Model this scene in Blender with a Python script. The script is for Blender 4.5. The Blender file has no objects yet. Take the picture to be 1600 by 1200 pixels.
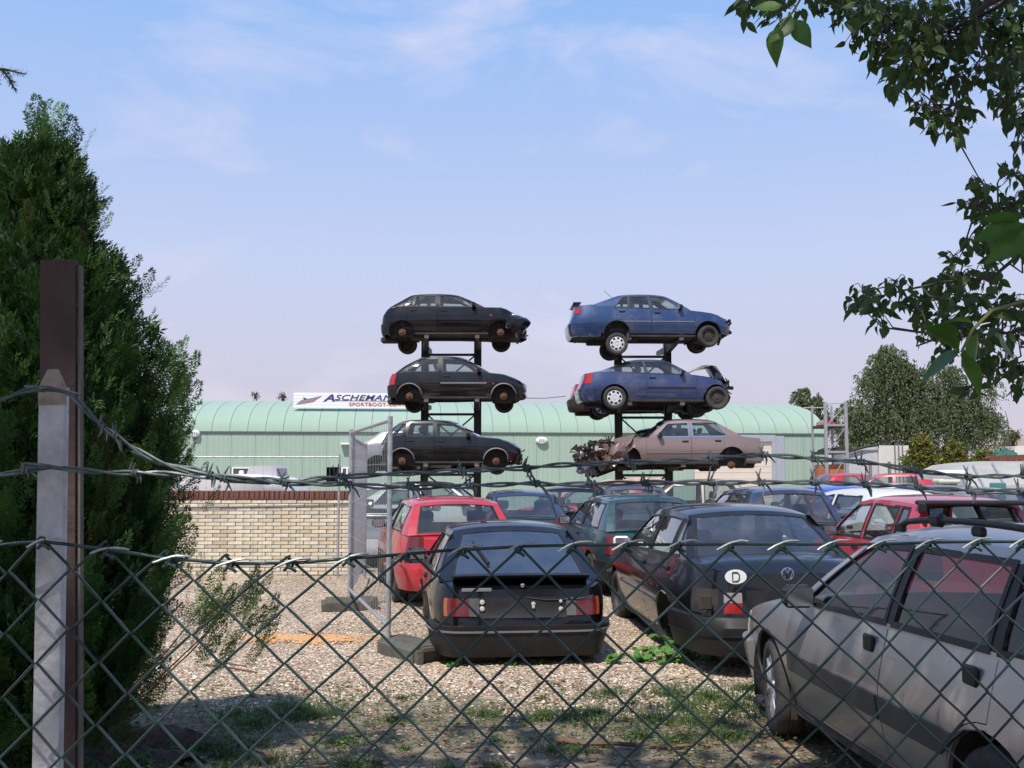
import bpy, bmesh, math, random
import numpy as np
from mathutils import Vector, Matrix, noise
random.seed(7); np.random.seed(7)
R = math.radians
sc = bpy.context.scene
COL = sc.collection
# ---------------- camera, sky, sun, exposure ----------------
EYE = 1.68; FPX = 1600.0; PITCH = math.atan(138/1600)
cam = bpy.data.cameras.new('camera'); camo = bpy.data.objects.new('camera', cam); COL.objects.link(camo)
camo.location = (0, 0, EYE); camo.rotation_euler = (math.pi/2+PITCH, 0, 0)
cam.sensor_width = 36; cam.lens = 36.0; cam.clip_end = 3000; cam.clip_start = 0.05
cam.dof.use_dof = False
sc.camera = camo
SUN_DIR = Vector((0.20, 0.46, -0.80)).normalized()      # the way the light travels: from behind left
sun = bpy.data.lights.new('sun', 'SUN'); sun.energy = 4.7; sun.angle = R(0.6); sun.color = (1, .94, .85)
suno = bpy.data.objects.new('sun', sun); COL.objects.link(suno)
suno.rotation_euler = SUN_DIR.to_track_quat('-Z', 'Y').to_euler()
w = bpy.data.worlds.new('World'); sc.world = w; w.use_nodes = True
nt = w.node_tree; nt.nodes.clear()
def N(t, typ, **k):
    n = t.nodes.new(typ)
    for a, b in k.items():
        if a.startswith('_'): setattr(n, a[1:], b)
        else: n.inputs[a.replace('__', ' ')].default_value = b
    return n
sky = N(nt, 'ShaderNodeTexSky'); sky.sky_type = 'NISHITA'; sky.sun_disc = False
tos = -SUN_DIR
sky.sun_elevation = math.asin(tos.z); sky.sun_rotation = math.atan2(tos.x, tos.y)
sky.air_density = 1.2; sky.dust_density = 2.2; sky.ozone_density = 2.0
tc = N(nt, 'ShaderNodeTexCoord')
sep = N(nt, 'ShaderNodeSeparateXYZ'); nt.links.new(tc.outputs['Generated'], sep.inputs[0])
# the pale lilac haze near the horizon and thin drifting cloud
ramp = N(nt, 'ShaderNodeValToRGB'); nt.links.new(sep.outputs['Z'], ramp.inputs[0])
ramp.color_ramp.interpolation = 'EASE'
ramp.color_ramp.elements[0].position = 0.0; ramp.color_ramp.elements[0].color = (7.3, 6.6, 7.9, 1)
ramp.color_ramp.elements[1].position = 0.62; ramp.color_ramp.elements[1].color = (2.5, 4.7, 9.8, 1)
e = ramp.color_ramp.elements.new(0.2); e.color = (6.6, 7.4, 10.3, 1); e = ramp.color_ramp.elements.new(0.1); e.color = (7.2, 7.0, 8.9, 1); e = ramp.color_ramp.elements.new(0.42); e.color = (3.7, 6.1, 10.9, 1); ramp.color_ramp.interpolation = 'LINEAR'
mixs = N(nt, 'ShaderNodeMix', _data_type='RGBA'); mixs.inputs[0].default_value = 0.8
nt.links.new(sky.outputs[0], mixs.inputs[6]); nt.links.new(ramp.outputs[0], mixs.inputs[7])
mp = N(nt, 'ShaderNodeMapping'); mp.inputs['Scale'].default_value = (1.0, 1.0, 2.6); mp.inputs['Location'].default_value = (.35, .1, .3)
nt.links.new(tc.outputs['Generated'], mp.inputs[0])
nz = N(nt, 'ShaderNodeTexNoise', Scale=3.4, Detail=8, Roughness=.56, Distortion=.5); nt.links.new(mp.outputs[0], nz.inputs['Vector'])
cr = N(nt, 'ShaderNodeValToRGB'); nt.links.new(nz.outputs[0], cr.inputs[0])
cr.color_ramp.elements[0].position = .50; cr.color_ramp.elements[0].color = (0, 0, 0, 1)
cr.color_ramp.elements[1].position = .76; cr.color_ramp.elements[1].color = (.75, .75, .75, 1)
mixc = N(nt, 'ShaderNodeMix', _data_type='RGBA'); nt.links.new(cr.outputs[0], mixc.inputs[0])
nt.links.new(mixs.outputs[2], mixc.inputs[6]); mixc.inputs[7].default_value = (8.6, 8.1, 9.6, 1)
bg = N(nt, 'ShaderNodeBackground', Strength=.088); nt.links.new(mixc.outputs[2], bg.inputs[0])
wo = N(nt, 'ShaderNodeOutputWorld'); nt.links.new(bg.outputs[0], wo.inputs[0])
sc.view_settings.view_transform = 'Standard'; sc.view_settings.look = 'None'
sc.view_settings.exposure = 0.15; sc.view_settings.gamma = 1; sc.view_settings.use_curve_mapping = False
sc.cycles.max_bounces = 8; sc.cycles.transparent_max_bounces = 24

# ---------------- helpers ----------------
CP, SP = math.cos(PITCH), math.sin(PITCH)
def px(x, y, D):
    """world point seen at photograph pixel (x, y) at ground distance D"""
    d = Vector((x-800, FPX*CP-(600-y)*SP, FPX*SP+(600-y)*CP))
    return Vector((0, 0, EYE)) + d*(D/d.y)
def link(name, me, m=None, parent=None, **tags):
    o = bpy.data.objects.new(name, me); COL.objects.link(o)
    if m is not None and me is not None and not me.materials: me.materials.append(m)
    if parent is not None: o.parent = parent
    for k, v in tags.items(): o[k] = v
    return o
def mesh(vs, fs, smooth=None, name='m'):
    me = bpy.data.meshes.new(name); me.from_pydata([tuple(v) for v in vs], [], fs)
    if smooth is not None:
        me.shade_smooth(); me.set_sharp_from_angle(angle=R(smooth))
    return me
def npmesh(V, F, smooth=False):
    """V (n,3), F (m,k) arrays -> mesh, fast"""
    me = bpy.data.meshes.new('m'); V = np.asarray(V, np.float32); F = np.asarray(F, np.int32)
    me.vertices.add(len(V)); me.vertices.foreach_set('co', V.ravel())
    k = F.shape[1]; me.loops.add(F.size); me.loops.foreach_set('vertex_index', F.ravel())
    me.polygons.add(len(F)); me.polygons.foreach_set('loop_start', np.arange(0, F.size, k, dtype=np.int32))
    me.update(calc_edges=True)
    if smooth: me.shade_smooth()
    return me
def empty(name, loc=(0, 0, 0), rz=0, parent=None, **tags):
    o = bpy.data.objects.new(name, None); COL.objects.link(o); o.location = loc; o.rotation_euler = (0, 0, rz)
    o.empty_display_size = .2
    if parent is not None: o.parent = parent
    for k, v in tags.items(): o[k] = v
    return o
class MB:
    def __init__(s): s.v = []; s.f = []
    def add(s, vs, fs):
        b = len(s.v); s.v += [Vector(v) for v in vs]; s.f += [tuple(b+i for i in f) for f in fs]; return s
    def box(s, c, d, rz=0, M=None):
        x, y, z = d[0]/2, d[1]/2, d[2]/2
        vs = [Vector((sx*x, sy*y, sz*z)) for sz in (-1, 1) for sx, sy in ((-1, -1), (1, -1), (1, 1), (-1, 1))]
        if rz: m = Matrix.Rotation(rz, 3, 'Z'); vs = [m @ v for v in vs]
        if M is not None: vs = [M @ v for v in vs]
        vs = [v+Vector(c) for v in vs]
        return s.add(vs, [(3, 2, 1, 0), (4, 5, 6, 7), (0, 1, 5, 4), (1, 2, 6, 5), (2, 3, 7, 6), (3, 0, 4, 7)])
    def bbox(s, c, d, b=.01, rz=0, M=None):
        """box with chamfered edges"""
        x, y, z = d[0]/2, d[1]/2, d[2]/2; vs = []
        for sz in (-1, 1):
            for sx, sy in ((-1, -1), (1, -1), (1, 1), (-1, 1)):
                vs += [(sx*(x-b), sy*(y-b), sz*z), (sx*(x-b), sy*y, sz*(z-b)), (sx*x, sy*(y-b), sz*(z-b))]
        vs = [Vector(v) for v in vs]
        if rz: m = Matrix.Rotation(rz, 3, 'Z'); vs = [m @ v for v in vs]
        if M is not None: vs = [M @ v for v in vs]
        vs = [v+Vector(c) for v in vs]
        T = bmesh.new(); bv = [T.verts.new(v) for v in vs]
        r = bmesh.ops.convex_hull(T, input=bv); T.verts.index_update()
        fs = [[v.index for v in f.verts] for f in T.faces]; vv = [v.co.copy() for v in T.verts]; T.free()
        return s.add(vv, fs)
    def tube(s, pts, r, n=6, cap=True, flat=1):
        pts = [Vector(p) for p in pts]; m = len(pts)
        if m < 2: return s
        rr = r if hasattr(r, '__len__') else [r]*m
        vs = []; up = None
        for i, p in enumerate(pts):
            t = (pts[min(i+1, m-1)]-pts[max(i-1, 0)])
            if t.length < 1e-9: t = Vector((0, 0, 1))
            t.normalize()
            if up is None: up = Vector((0, 0, 1)) if abs(t.z) < .9 else Vector((1, 0, 0))
            a = t.cross(up)
            if a.length < 1e-4: a = t.orthogonal()
            a.normalize(); b = t.cross(a).normalized(); up = -b if False else a.cross(t)
            for k in range(n):
                q = 2*math.pi*k/n; vs.append(p+a*math.cos(q)*rr[i]+b*math.sin(q)*rr[i]*flat)
        fs = [(i*n+k, i*n+(k+1) % n, (i+1)*n+(k+1) % n, (i+1)*n+k) for i in range(m-1) for k in range(n)]
        if cap: fs += [tuple(range(n))[::-1], tuple((m-1)*n+k for k in range(n))]
        return s.add(vs, fs)
    def lathe(s, prof, n=24, c=(0, 0, 0), axis='Y', closed=False):
        """prof = [(r, h)] turned about an axis"""
        vs = []
        for r, h in prof:
            for k in range(n):
                q = 2*math.pi*k/n; a, b = r*math.cos(q), r*math.sin(q)
                v = (a, h, b) if axis == 'Y' else ((a, b, h) if axis == 'Z' else (h, a, b)); vs.append(Vector(v)+Vector(c))
        m = len(prof)
        fs = [(i*n+k, i*n+(k+1) % n, (i+1)*n+(k+1) % n, (i+1)*n+k) for i in range(m-1) for k in range(n)]
        if closed: fs += [((m-1)*n+k, (m-1)*n+(k+1) % n, (k+1) % n, k) for k in range(n)]
        return s.add(vs, fs)
    def prism(s, poly, h0, h1, axis='Y'):
        n = len(poly); mk = {'Y': lambda a, b, h: (a, h, b), 'Z': lambda a, b, h: (a, b, h), 'X': lambda a, b, h: (h, a, b)}[axis]
        vs = [mk(a, b, h0) for a, b in poly]+[mk(a, b, h1) for a, b in poly]
        return s.add(vs, [tuple(range(n))[::-1], tuple(range(n, 2*n))]+[(k, (k+1) % n, n+(k+1) % n, n+k) for k in range(n)])
    def mesh(s, smooth=35, weld=False): 
        me = mesh(s.v, s.f, None)
        bm = bmesh.new(); bm.from_mesh(me)
        if weld: bmesh.ops.remove_doubles(bm, verts=bm.verts, dist=1e-4)
        bmesh.ops.recalc_face_normals(bm, faces=bm.faces); bm.to_mesh(me); bm.free()
        if smooth: me.shade_smooth(); me.set_sharp_from_angle(angle=R(smooth))
        return me
    def obj(s, name, m, parent=None, smooth=35, **tags): return link(name, s.mesh(smooth), m, parent, **tags)

# ---------------- materials ----------------
MATS = {}
def mat(name, c, rough=.6, metal=0, coat=0, var=0, vscale=8, bump=0, bscale=40, dirt=None, dirt_amt=.5, dscale=3, spec=.5, trans=0, c2=None, dcut=.5):
    if name in MATS: return MATS[name]
    m = bpy.data.materials.new(name); m.use_nodes = True; t = m.node_tree; p = t.nodes['Principled BSDF']
    p.inputs['Base Color'].default_value = (*c, 1); p.inputs['Roughness'].default_value = rough
    p.inputs['Metallic'].default_value = metal; p.inputs['Coat Weight'].default_value = coat; p.inputs['Coat Roughness'].default_value = .06
    p.inputs['Specular IOR Level'].default_value = spec
    co = N(t, 'ShaderNodeTexCoord'); out = None
    if var or c2:
        n = N(t, 'ShaderNodeTexNoise', Scale=vscale, Detail=5, Roughness=.6); t.links.new(co.outputs['Object'], n.inputs['Vector'])
        mx = N(t, 'ShaderNodeMix', _data_type='RGBA')
        rm = N(t, 'ShaderNodeValToRGB'); t.links.new(n.outputs[0], rm.inputs[0])
        rm.color_ramp.elements[0].position = .3; rm.color_ramp.elements[1].position = .7
        t.links.new(rm.outputs[0], mx.inputs[0])
        a = tuple(max(0, x*(1-var)) for x in c); b = c2 or tuple(min(1, x*(1+var)) for x in c)
        mx.inputs[6].default_value = (*a, 1); mx.inputs[7].default_value = (*b, 1); out = mx.outputs[2]
    if dirt:
        n = N(t, 'ShaderNodeTexNoise', Scale=dscale, Detail=8, Roughness=.7); t.links.new(co.outputs['Object'], n.inputs['Vector'])
        rm = N(t, 'ShaderNodeValToRGB'); t.links.new(n.outputs[0], rm.inputs[0])
        rm.color_ramp.elements[0].position = dcut-.12; rm.color_ramp.elements[1].position = dcut+.14
        rm.color_ramp.elements[0].color = (0, 0, 0, 1); rm.color_ramp.elements[1].color = (dirt_amt,)*3+(1,)
        mx = N(t, 'ShaderNodeMix', _data_type='RGBA'); t.links.new(rm.outputs[0], mx.inputs[0])
        if out: t.links.new(out, mx.inputs[6])
        else: mx.inputs[6].default_value = (*c, 1)
        mx.inputs[7].default_value = (*dirt, 1); out = mx.outputs[2]
        mr = N(t, 'ShaderNodeMapRange'); mr.inputs[3].default_value = rough; mr.inputs[4].default_value = min(1, rough+.35)
        t.links.new(rm.outputs[0], mr.inputs[0]); t.links.new(mr.outputs[0], p.inputs['Roughness'])
    if out: t.links.new(out, p.inputs['Base Color'])
    if bump:
        n = N(t, 'ShaderNodeTexNoise', Scale=bscale, Detail=4); t.links.new(co.outputs['Object'], n.inputs['Vector'])
        b = N(t, 'ShaderNodeBump', Strength=bump, Distance=.02); t.links.new(n.outputs[0], b.inputs['Height']); t.links.new(b.outputs[0], p.inputs['Normal'])
    if trans:
        tr = N(t, 'ShaderNodeBsdfTranslucent'); tr.inputs[0].default_value = (c[0]*1.6, c[1]*1.9, c[2]*.8, 1)
        ms = N(t, 'ShaderNodeMixShader'); ms.inputs[0].default_value = trans
        t.links.new(p.outputs[0], ms.inputs[1]); t.links.new(tr.outputs[0], ms.inputs[2])
        t.links.new(ms.outputs[0], t.nodes['Material Output'].inputs[0])
    MATS[name] = m; return m
def glass(name, tint, extra=0.0, rough=.02, dust=.15, gain=1.7):
    if name in MATS: return MATS[name]
    m = bpy.data.materials.new(name); m.use_nodes = True; t = m.node_tree; t.nodes.clear()
    g = N(t, 'ShaderNodeNewGeometry'); mr = N(t, 'ShaderNodeMapRange'); mr.inputs[3].default_value = 1.5; mr.inputs[4].default_value = 1/1.5
    t.links.new(g.outputs['Backfacing'], mr.inputs[0])
    f = N(t, 'ShaderNodeFresnel'); t.links.new(mr.outputs[0], f.inputs[0])
    ad = N(t, 'ShaderNodeMath', _operation='MULTIPLY_ADD'); ad.inputs[1].default_value = gain; ad.inputs[2].default_value = extra; ad.use_clamp = True
    t.links.new(f.outputs[0], ad.inputs[0])
    tr = N(t, 'ShaderNodeBsdfTransparent'); tr.inputs[0].default_value = (*tint, 1)
    gl = N(t, 'ShaderNodeBsdfGlossy', Roughness=rough); gl.inputs[0].default_value = (1, 1, 1, 1)
    di = N(t, 'ShaderNodeBsdfDiffuse'); di.inputs[0].default_value = (.30, .29, .27, 1)
    co = N(t, 'ShaderNodeTexCoord'); n = N(t, 'ShaderNodeTexNoise', Scale=2.5, Detail=6, Roughness=.65); t.links.new(co.outputs['Object'], n.inputs['Vector'])
    m2 = N(t, 'ShaderNodeMapRange'); m2.inputs[1].default_value = .35; m2.inputs[2].default_value = .8; m2.inputs[3].default_value = .02; m2.inputs[4].default_value = dust
    t.links.new(n.outputs[0], m2.inputs[0])
    a = N(t, 'ShaderNodeMixShader'); t.links.new(m2.outputs[0], a.inputs[0]); t.links.new(tr.outputs[0], a.inputs[1]); t.links.new(di.outputs[0], a.inputs[2])
    b = N(t, 'ShaderNodeMixShader'); t.links.new(ad.outputs[0], b.inputs[0]); t.links.new(a.outputs[0], b.inputs[1]); t.links.new(gl.outputs[0], b.inputs[2])
    o = N(t, 'ShaderNodeOutputMaterial'); t.links.new(b.outputs[0], o.inputs[0]); MATS[name] = m; return m
DUST = (.22, .19, .15)
def paint(name, c, metal=0, dirt_amt=.30, rough=.32, coat=.8, spec=.5):
    return mat('paint '+name, c, rough, metal, coat=coat, spec=spec, dirt=DUST, dirt_amt=dirt_amt, dscale=2.2, dcut=.6, bump=.03, bscale=3)
M_BLACK = mat('black plastic', (.013, .013, .015), .5, spec=.3, dirt=DUST, dirt_amt=.06, dscale=5, dcut=.58)
M_DARK = mat('dark underbody', (.018, .017, .016), .85, dirt=(.07, .055, .04), dirt_amt=.7, dscale=4)
M_TYRE = mat('tyre rubber', (.022, .022, .022), .8, dirt=(.13, .11, .09), dirt_amt=.35, dscale=6)
M_STEEL = mat('dark steel wheel', (.035, .033, .032), .6, .3, dirt=(.12, .08, .05), dirt_amt=.4, dscale=12)
M_SILVERW = mat('silver wheel', (.55, .56, .58), .35, .7, dirt=(.12, .1, .08), dirt_amt=.5, dscale=9)
M_HUBCAP = mat('pale hub cap', (.62, .63, .66), .4, .1, dirt=DUST, dirt_amt=.3, dscale=9)
M_RUST = mat('rusty iron', (.07, .032, .02), .9, c2=(.17, .075, .045), var=.4, vscale=14, bump=.3)
M_GLASS = glass('window glass', (.72, .78, .76))
M_GLASSD = glass('tinted window glass', (.30, .34, .38), .0, .02, .03, .95)
M_GLASSB = glass('dark rear glass', (.07, .08, .11), .09)
M_SEAT = mat('seat fabric', (.05, .052, .058), .95, var=.3)
M_SEATG = mat('grey seat fabric', (.13, .135, .15), .95, var=.3)
M_RED = mat('red tail lamp', (.34, .006, .006), .2, coat=.6, dirt=DUST, dirt_amt=.15)
M_REDD = mat('dull red tail lamp', (.11, .006, .005), .25, coat=.6, dirt=DUST, dirt_amt=.06)
M_ORANGE = mat('orange lamp', (.30, .07, .010), .25, coat=.6, dirt=DUST, dirt_amt=.2)
M_WHITEL = mat('clear lamp', (.55, .53, .48), .25, coat=.6, dirt=DUST, dirt_amt=.3)
M_CHROME = mat('chrome', (.7, .7, .7), .18, 1)
M_WHITE = mat('white plastic', (.75, .75, .73), .5)
M_GREYP = mat('grey plastic trim', (.16, .165, .175), .6, dirt=DUST, dirt_amt=.4)
M_GALV = mat('galvanised steel', (.36, .37, .38), .5, .5, var=.25, vscale=20)
# ---------------- cars ----------------
def interp(tab, x):
    return float(np.interp(x, [a for a, _ in tab], [b for _, b in tab]))
def sstep(a, b, x):
    t = max(0, min(1, (x-a)/(b-a))); return t*t*(3-2*t)
class Shell:
    """surface of a car's lower body: a rounded plan outline raised as a wall with bulge and end profiles"""
    def __init__(s, P):
        s.P = P; s.L, s.W, s.n = P['L'], P['W'], P.get('n', 7.0)
        a = np.linspace(0, 2*math.pi, 6001)[:-1]; n = s.n
        c, q = np.cos(a), np.sin(a)
        # dense sampling in both x and y
        x = s.L/2*np.sign(c)*np.abs(c)**(2/n); y = s.W/2*np.sign(q)*np.abs(q)**(2/n)
        s.x, s.y = np.append(x, x[0]), np.append(y, y[0])
        d = np.hypot(np.diff(s.x), np.diff(s.y)); s.s = np.append(0, np.cumsum(d)); s.T = s.s[-1]
        s.q = s.T/4   # s=0 front centre, T/4 left centre, T/2 rear centre
        s.arcs = [(P['xF'], P['Ra']), (P['xR'], P['Ra'])]
    def s_x(s, x):      # left side arclength of a given x
        h = len(s.x)//2; return float(np.interp(-x, -s.x[:h], s.s[:h]))
    def s_y(s, y, end):  # arclength from the end's centre to |y| along the left
        if end > 0:
            q = len(s.x)//4; return float(np.interp(y, s.y[:q], s.s[:q]))
        q = len(s.x)//4; h = len(s.x)//2
        return float(np.interp(-y, -s.y[q:h+1], s.s[q:h+1]))
    def out(s, a):
        a = a % s.T
        x, y = float(np.interp(a, s.s, s.x)), float(np.interp(a, s.s, s.y)); n = s.n
        gx = math.copysign(abs(2*x/s.L)**(n-1)/s.L, x); gy = math.copysign(abs(2*y/s.W)**(n-1)/s.W, y)
        l = math.hypot(gx, gy) or 1
        return x, y, gx/l, gy/l
    def ztop(s, x): return interp(s.P['top'], x)
    def zbot(s, x):
        z = interp(s.P['sill'], x)
        for xw, Ra in s.arcs:
            if abs(x-xw) < Ra: z = max(z, s.P['Rw']+s.P.get('arch_up', 0)+math.sqrt(Ra*Ra-(x-xw)**2))
        return z
    def warp(s, x, z):
        xn = 2*x/s.L
        if xn > .6: return x+sstep(.6, 1, xn)*interp(s.P['nose'], z)
        if xn < -.6: return x-sstep(.6, 1, -xn)*interp(s.P['tail'], z)
        return x
    def pos(s, a, z, off=0):
        x, y, nx, ny = s.out(a); i = interp(s.P['bulge'], z)
        taper = 1-s.P.get('taper', .05)*abs(2*x/s.L)**3
        X = s.warp(x, z)-nx*(i*.3-off); Y = y*taper-ny*(i-off)
        return Vector((X, Y, z))
def grid(mb, rows, cyc=False, flip=False):
    nr, nc = len(rows), len(rows[0])
    fs = [((i*nc+j), (i*nc+(j+1) % nc), ((i+1)*nc+(j+1) % nc), ((i+1)*nc+j)) for i in range(nr-1) for j in range(nc if cyc else nc-1)]
    mb.add([v for r in rows for v in r], fs)
def slab(mb, rows, depth, nrm=None):
    """grid with a turned-in rim, so a panel has thickness. nrm: outward direction fn"""
    nr, nc = len(rows), len(rows[0]); grid(mb, rows)
    ring = [(0, j) for j in range(nc)]+[(i, nc-1) for i in range(1, nr)]+[(nr-1, j) for j in range(nc-2, -1, -1)]+[(i, 0) for i in range(nr-2, 0, -1)]
    P = [rows[i][j] for i, j in ring]
    if nrm is None:
        c = [rows[0][0], rows[0][-1], rows[-1][-1], rows[-1][0]]
        nn = (c[2]-c[0]).cross(c[3]-c[1]); nn = nn.normalized() if nn.length > 0 else Vector((0, 0, 1))
        Q = [p-nn*depth for p in P]
    else: Q = [p-nrm(p)*depth for p in P]
    m = len(P); mb.add(P+Q, [(k, (k+1) % m, m+(k+1) % m, m+k) for k in range(m)])
    return mb
def wallpatch(sh, a0, a1, z0, z1, off=0, depth=.02, nz=5, na=None, extra=()):
    """panel on the shell between arclengths; z0/z1 numbers or functions of x"""
    f0 = z0 if callable(z0) else (lambda x: z0); f1 = z1 if callable(z1) else (lambda x: z1)
    na = na or max(3, int(abs(a1-a0)/.10)+1)
    ss = sorted(set([a0+(a1-a0)*k/na for k in range(na+1)]+[e for e in extra if min(a0, a1) < e < max(a0, a1)]))
    rows = []
    for k in range(nz+1):
        r = []
        for a in ss:
            x = sh.out(a)[0]; lo, hi = f0(x), f1(x); hi = max(hi, lo+.004); r.append(sh.pos(a, lo+(hi-lo)*k/nz, off))
        rows.append(r)
    mb = MB()
    grid(mb, rows)
    if depth:
        nr_, nc = len(rows), len(rows[0])
        ring = [(0, j) for j in range(nc)]+[(i, nc-1) for i in range(1, nr_)]+[(nr_-1, j) for j in range(nc-2, -1, -1)]+[(i, 0) for i in range(nr_-2, 0, -1)]
        Pp = [rows[i][j] for i, j in ring]; Q = []
        for i, j in ring:
            _, _, nx, ny = sh.out(ss[j]); Q.append(rows[i][j]-Vector((nx, ny, 0))*depth)
        m = len(Pp); mb.add(Pp+Q, [(k, (k+1) % m, m+(k+1) % m, m+k) for k in range(m)])
    return mb
def merge(*mbs):
    r = MB()
    for m in mbs: r.add(m.v, m.f)
    return r
WHEELS = {}
def tyre_mesh(Rw, w=.18):
    k = ('t', Rw)
    if k not in WHEELS:
        r = Rw; prof = [(r*.66, -w*.42), (r*.72, -w*.5), (r*.9, -w*.5), (r*.975, -w*.42), (r, -w*.30), (r, -w*.08), (r-.008, -w*.07), (r-.008, -w*.03), (r, -w*.02), (r, w*.02), (r-.008, w*.03), (r-.008, w*.07), (r, w*.08), (r, w*.30), (r*.975, w*.42), (r*.9, w*.5), (r*.72, w*.5), (r*.66, w*.42)]
        m = MB().lathe(prof, 36, closed=True); me = m.mesh(50); me.materials.append(M_TYRE); WHEELS[k] = me
    return WHEELS[k]
def rim_mesh(Rw, style, w=.18):
    """outer face towards +Y"""
    k = (style, Rw)
    if k in WHEELS: return WHEELS[k]
    r = Rw*.68; m = MB(); o = w*.36
    if style == 'alloy':
        m.lathe([(r, -o), (r, o*1.15), (r*.93, o*1.1), (r*.9, o*.3), (r*.9, -o)], 36)
        m.lathe([(r*.9, -.01), (.01, -.01)], 24)
        for i in range(5):
            a = 2*math.pi*i/5+.3
            for d in (-.13, .13):
                p0 = Vector((math.cos(a+d*1.2)*r*.26, o*.9, math.sin(a+d*1.2)*r*.26)); p1 = Vector((math.cos(a+d*2.0)*r*.93, o*.95, math.sin(a+d*2.0)*r*.93))
                m.tube([p0, (p0+p1)/2+Vector((0, .008, 0)), p1], [.020, .019, .024], 6)
        m.lathe([(.055, -o), (.06, o*.8), (.05, o*1.15), (.001, o*1.2)], 16); mt = M_SILVERW
    elif style == 'cap':
        m.lathe([(r, -o), (r, o), (r*.97, o*1.1), (r*.86, o*1.15)], 36)
        n = 48
        # face with seven openings
        rings = [(r*.86, o*1.15), (r*.60, o*1.3)]
        vs = []; fs = []
        for rr, h in rings:
            for i in range(n*2): q = math.pi*i/n; vs.append((rr*math.cos(q), h, rr*math.sin(q)))
        for i in range(n*2):
            if (i % 12) in (1, 2, 3, 4, 5, 6, 7): continue
            j = (i+1) % (n*2); fs.append((i, j, n*2+j, n*2+i))
        m.add(vs, fs); m.lathe([(r*.60, o*1.3), (r*.3, o*1.35), (r*.28, o*1.2), (r*.22, o*1.2), (r*.2, o*1.4), (.001, o*1.42)], 32); mt = M_HUBCAP
    else:
        m.lathe([(r, -o), (r, o), (r*.94, o), (r*.88, o*.4), (r*.62, o*.35), (r*.5, o*.7), (r*.22, o*.7), (r*.2, o*.95), (.001, o*.95)], 36)
        for i in range(8):
            a = 2*math.pi*i/8; m.bbox((math.cos(a)*r*.72, o*.42, math.sin(a)*r*.72), (.03, .012, .05), .005, M=Matrix.Rotation(-a, 3, 'Y'))
        mt = M_STEEL if style == 'steel' else M_SILVERW
    me = m.mesh(40); me.materials.append(mt); WHEELS[k] = me; return me
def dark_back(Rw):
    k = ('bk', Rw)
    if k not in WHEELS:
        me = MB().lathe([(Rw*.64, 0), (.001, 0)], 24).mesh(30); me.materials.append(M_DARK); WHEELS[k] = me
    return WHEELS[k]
def hub_mesh():
    if 'hub' not in WHEELS:
        m = MB().lathe([(.02, -.10), (.10, -.06), (.115, -.05), (.115, 0), (.10, .012), (.05, .015), (.045, .04), (.02, .05), (.001, .05)], 20)
        for i in range(4): a = i*math.pi/2; m.lathe([(.008, 0), (.008, .04), (.001, .04)], 6, (math.cos(a)*.07, 0, math.sin(a)*.07))
        me = m.mesh(40); me.materials.append(M_RUST); WHEELS['hub'] = me
    return WHEELS['hub']
def seat_parts(x, y, t, M, z=.2):
    m = MB()
    m.bbox((x, y, z+.18), (.5, .48, .16), .05)
    Rm = Matrix.Rotation(R(-18), 3, 'Y'); m.bbox((x-.30, y, z+.50), (.13, .46, .56), .05, M=Rm)
    m.bbox((x-.40, y, z+.86), (.09, .26, .16), .03, M=Rm); m.box((x-.375, y, z+.76), (.015, .12, .12), M=Rm)
    return m.obj('seat', M, t)
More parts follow.
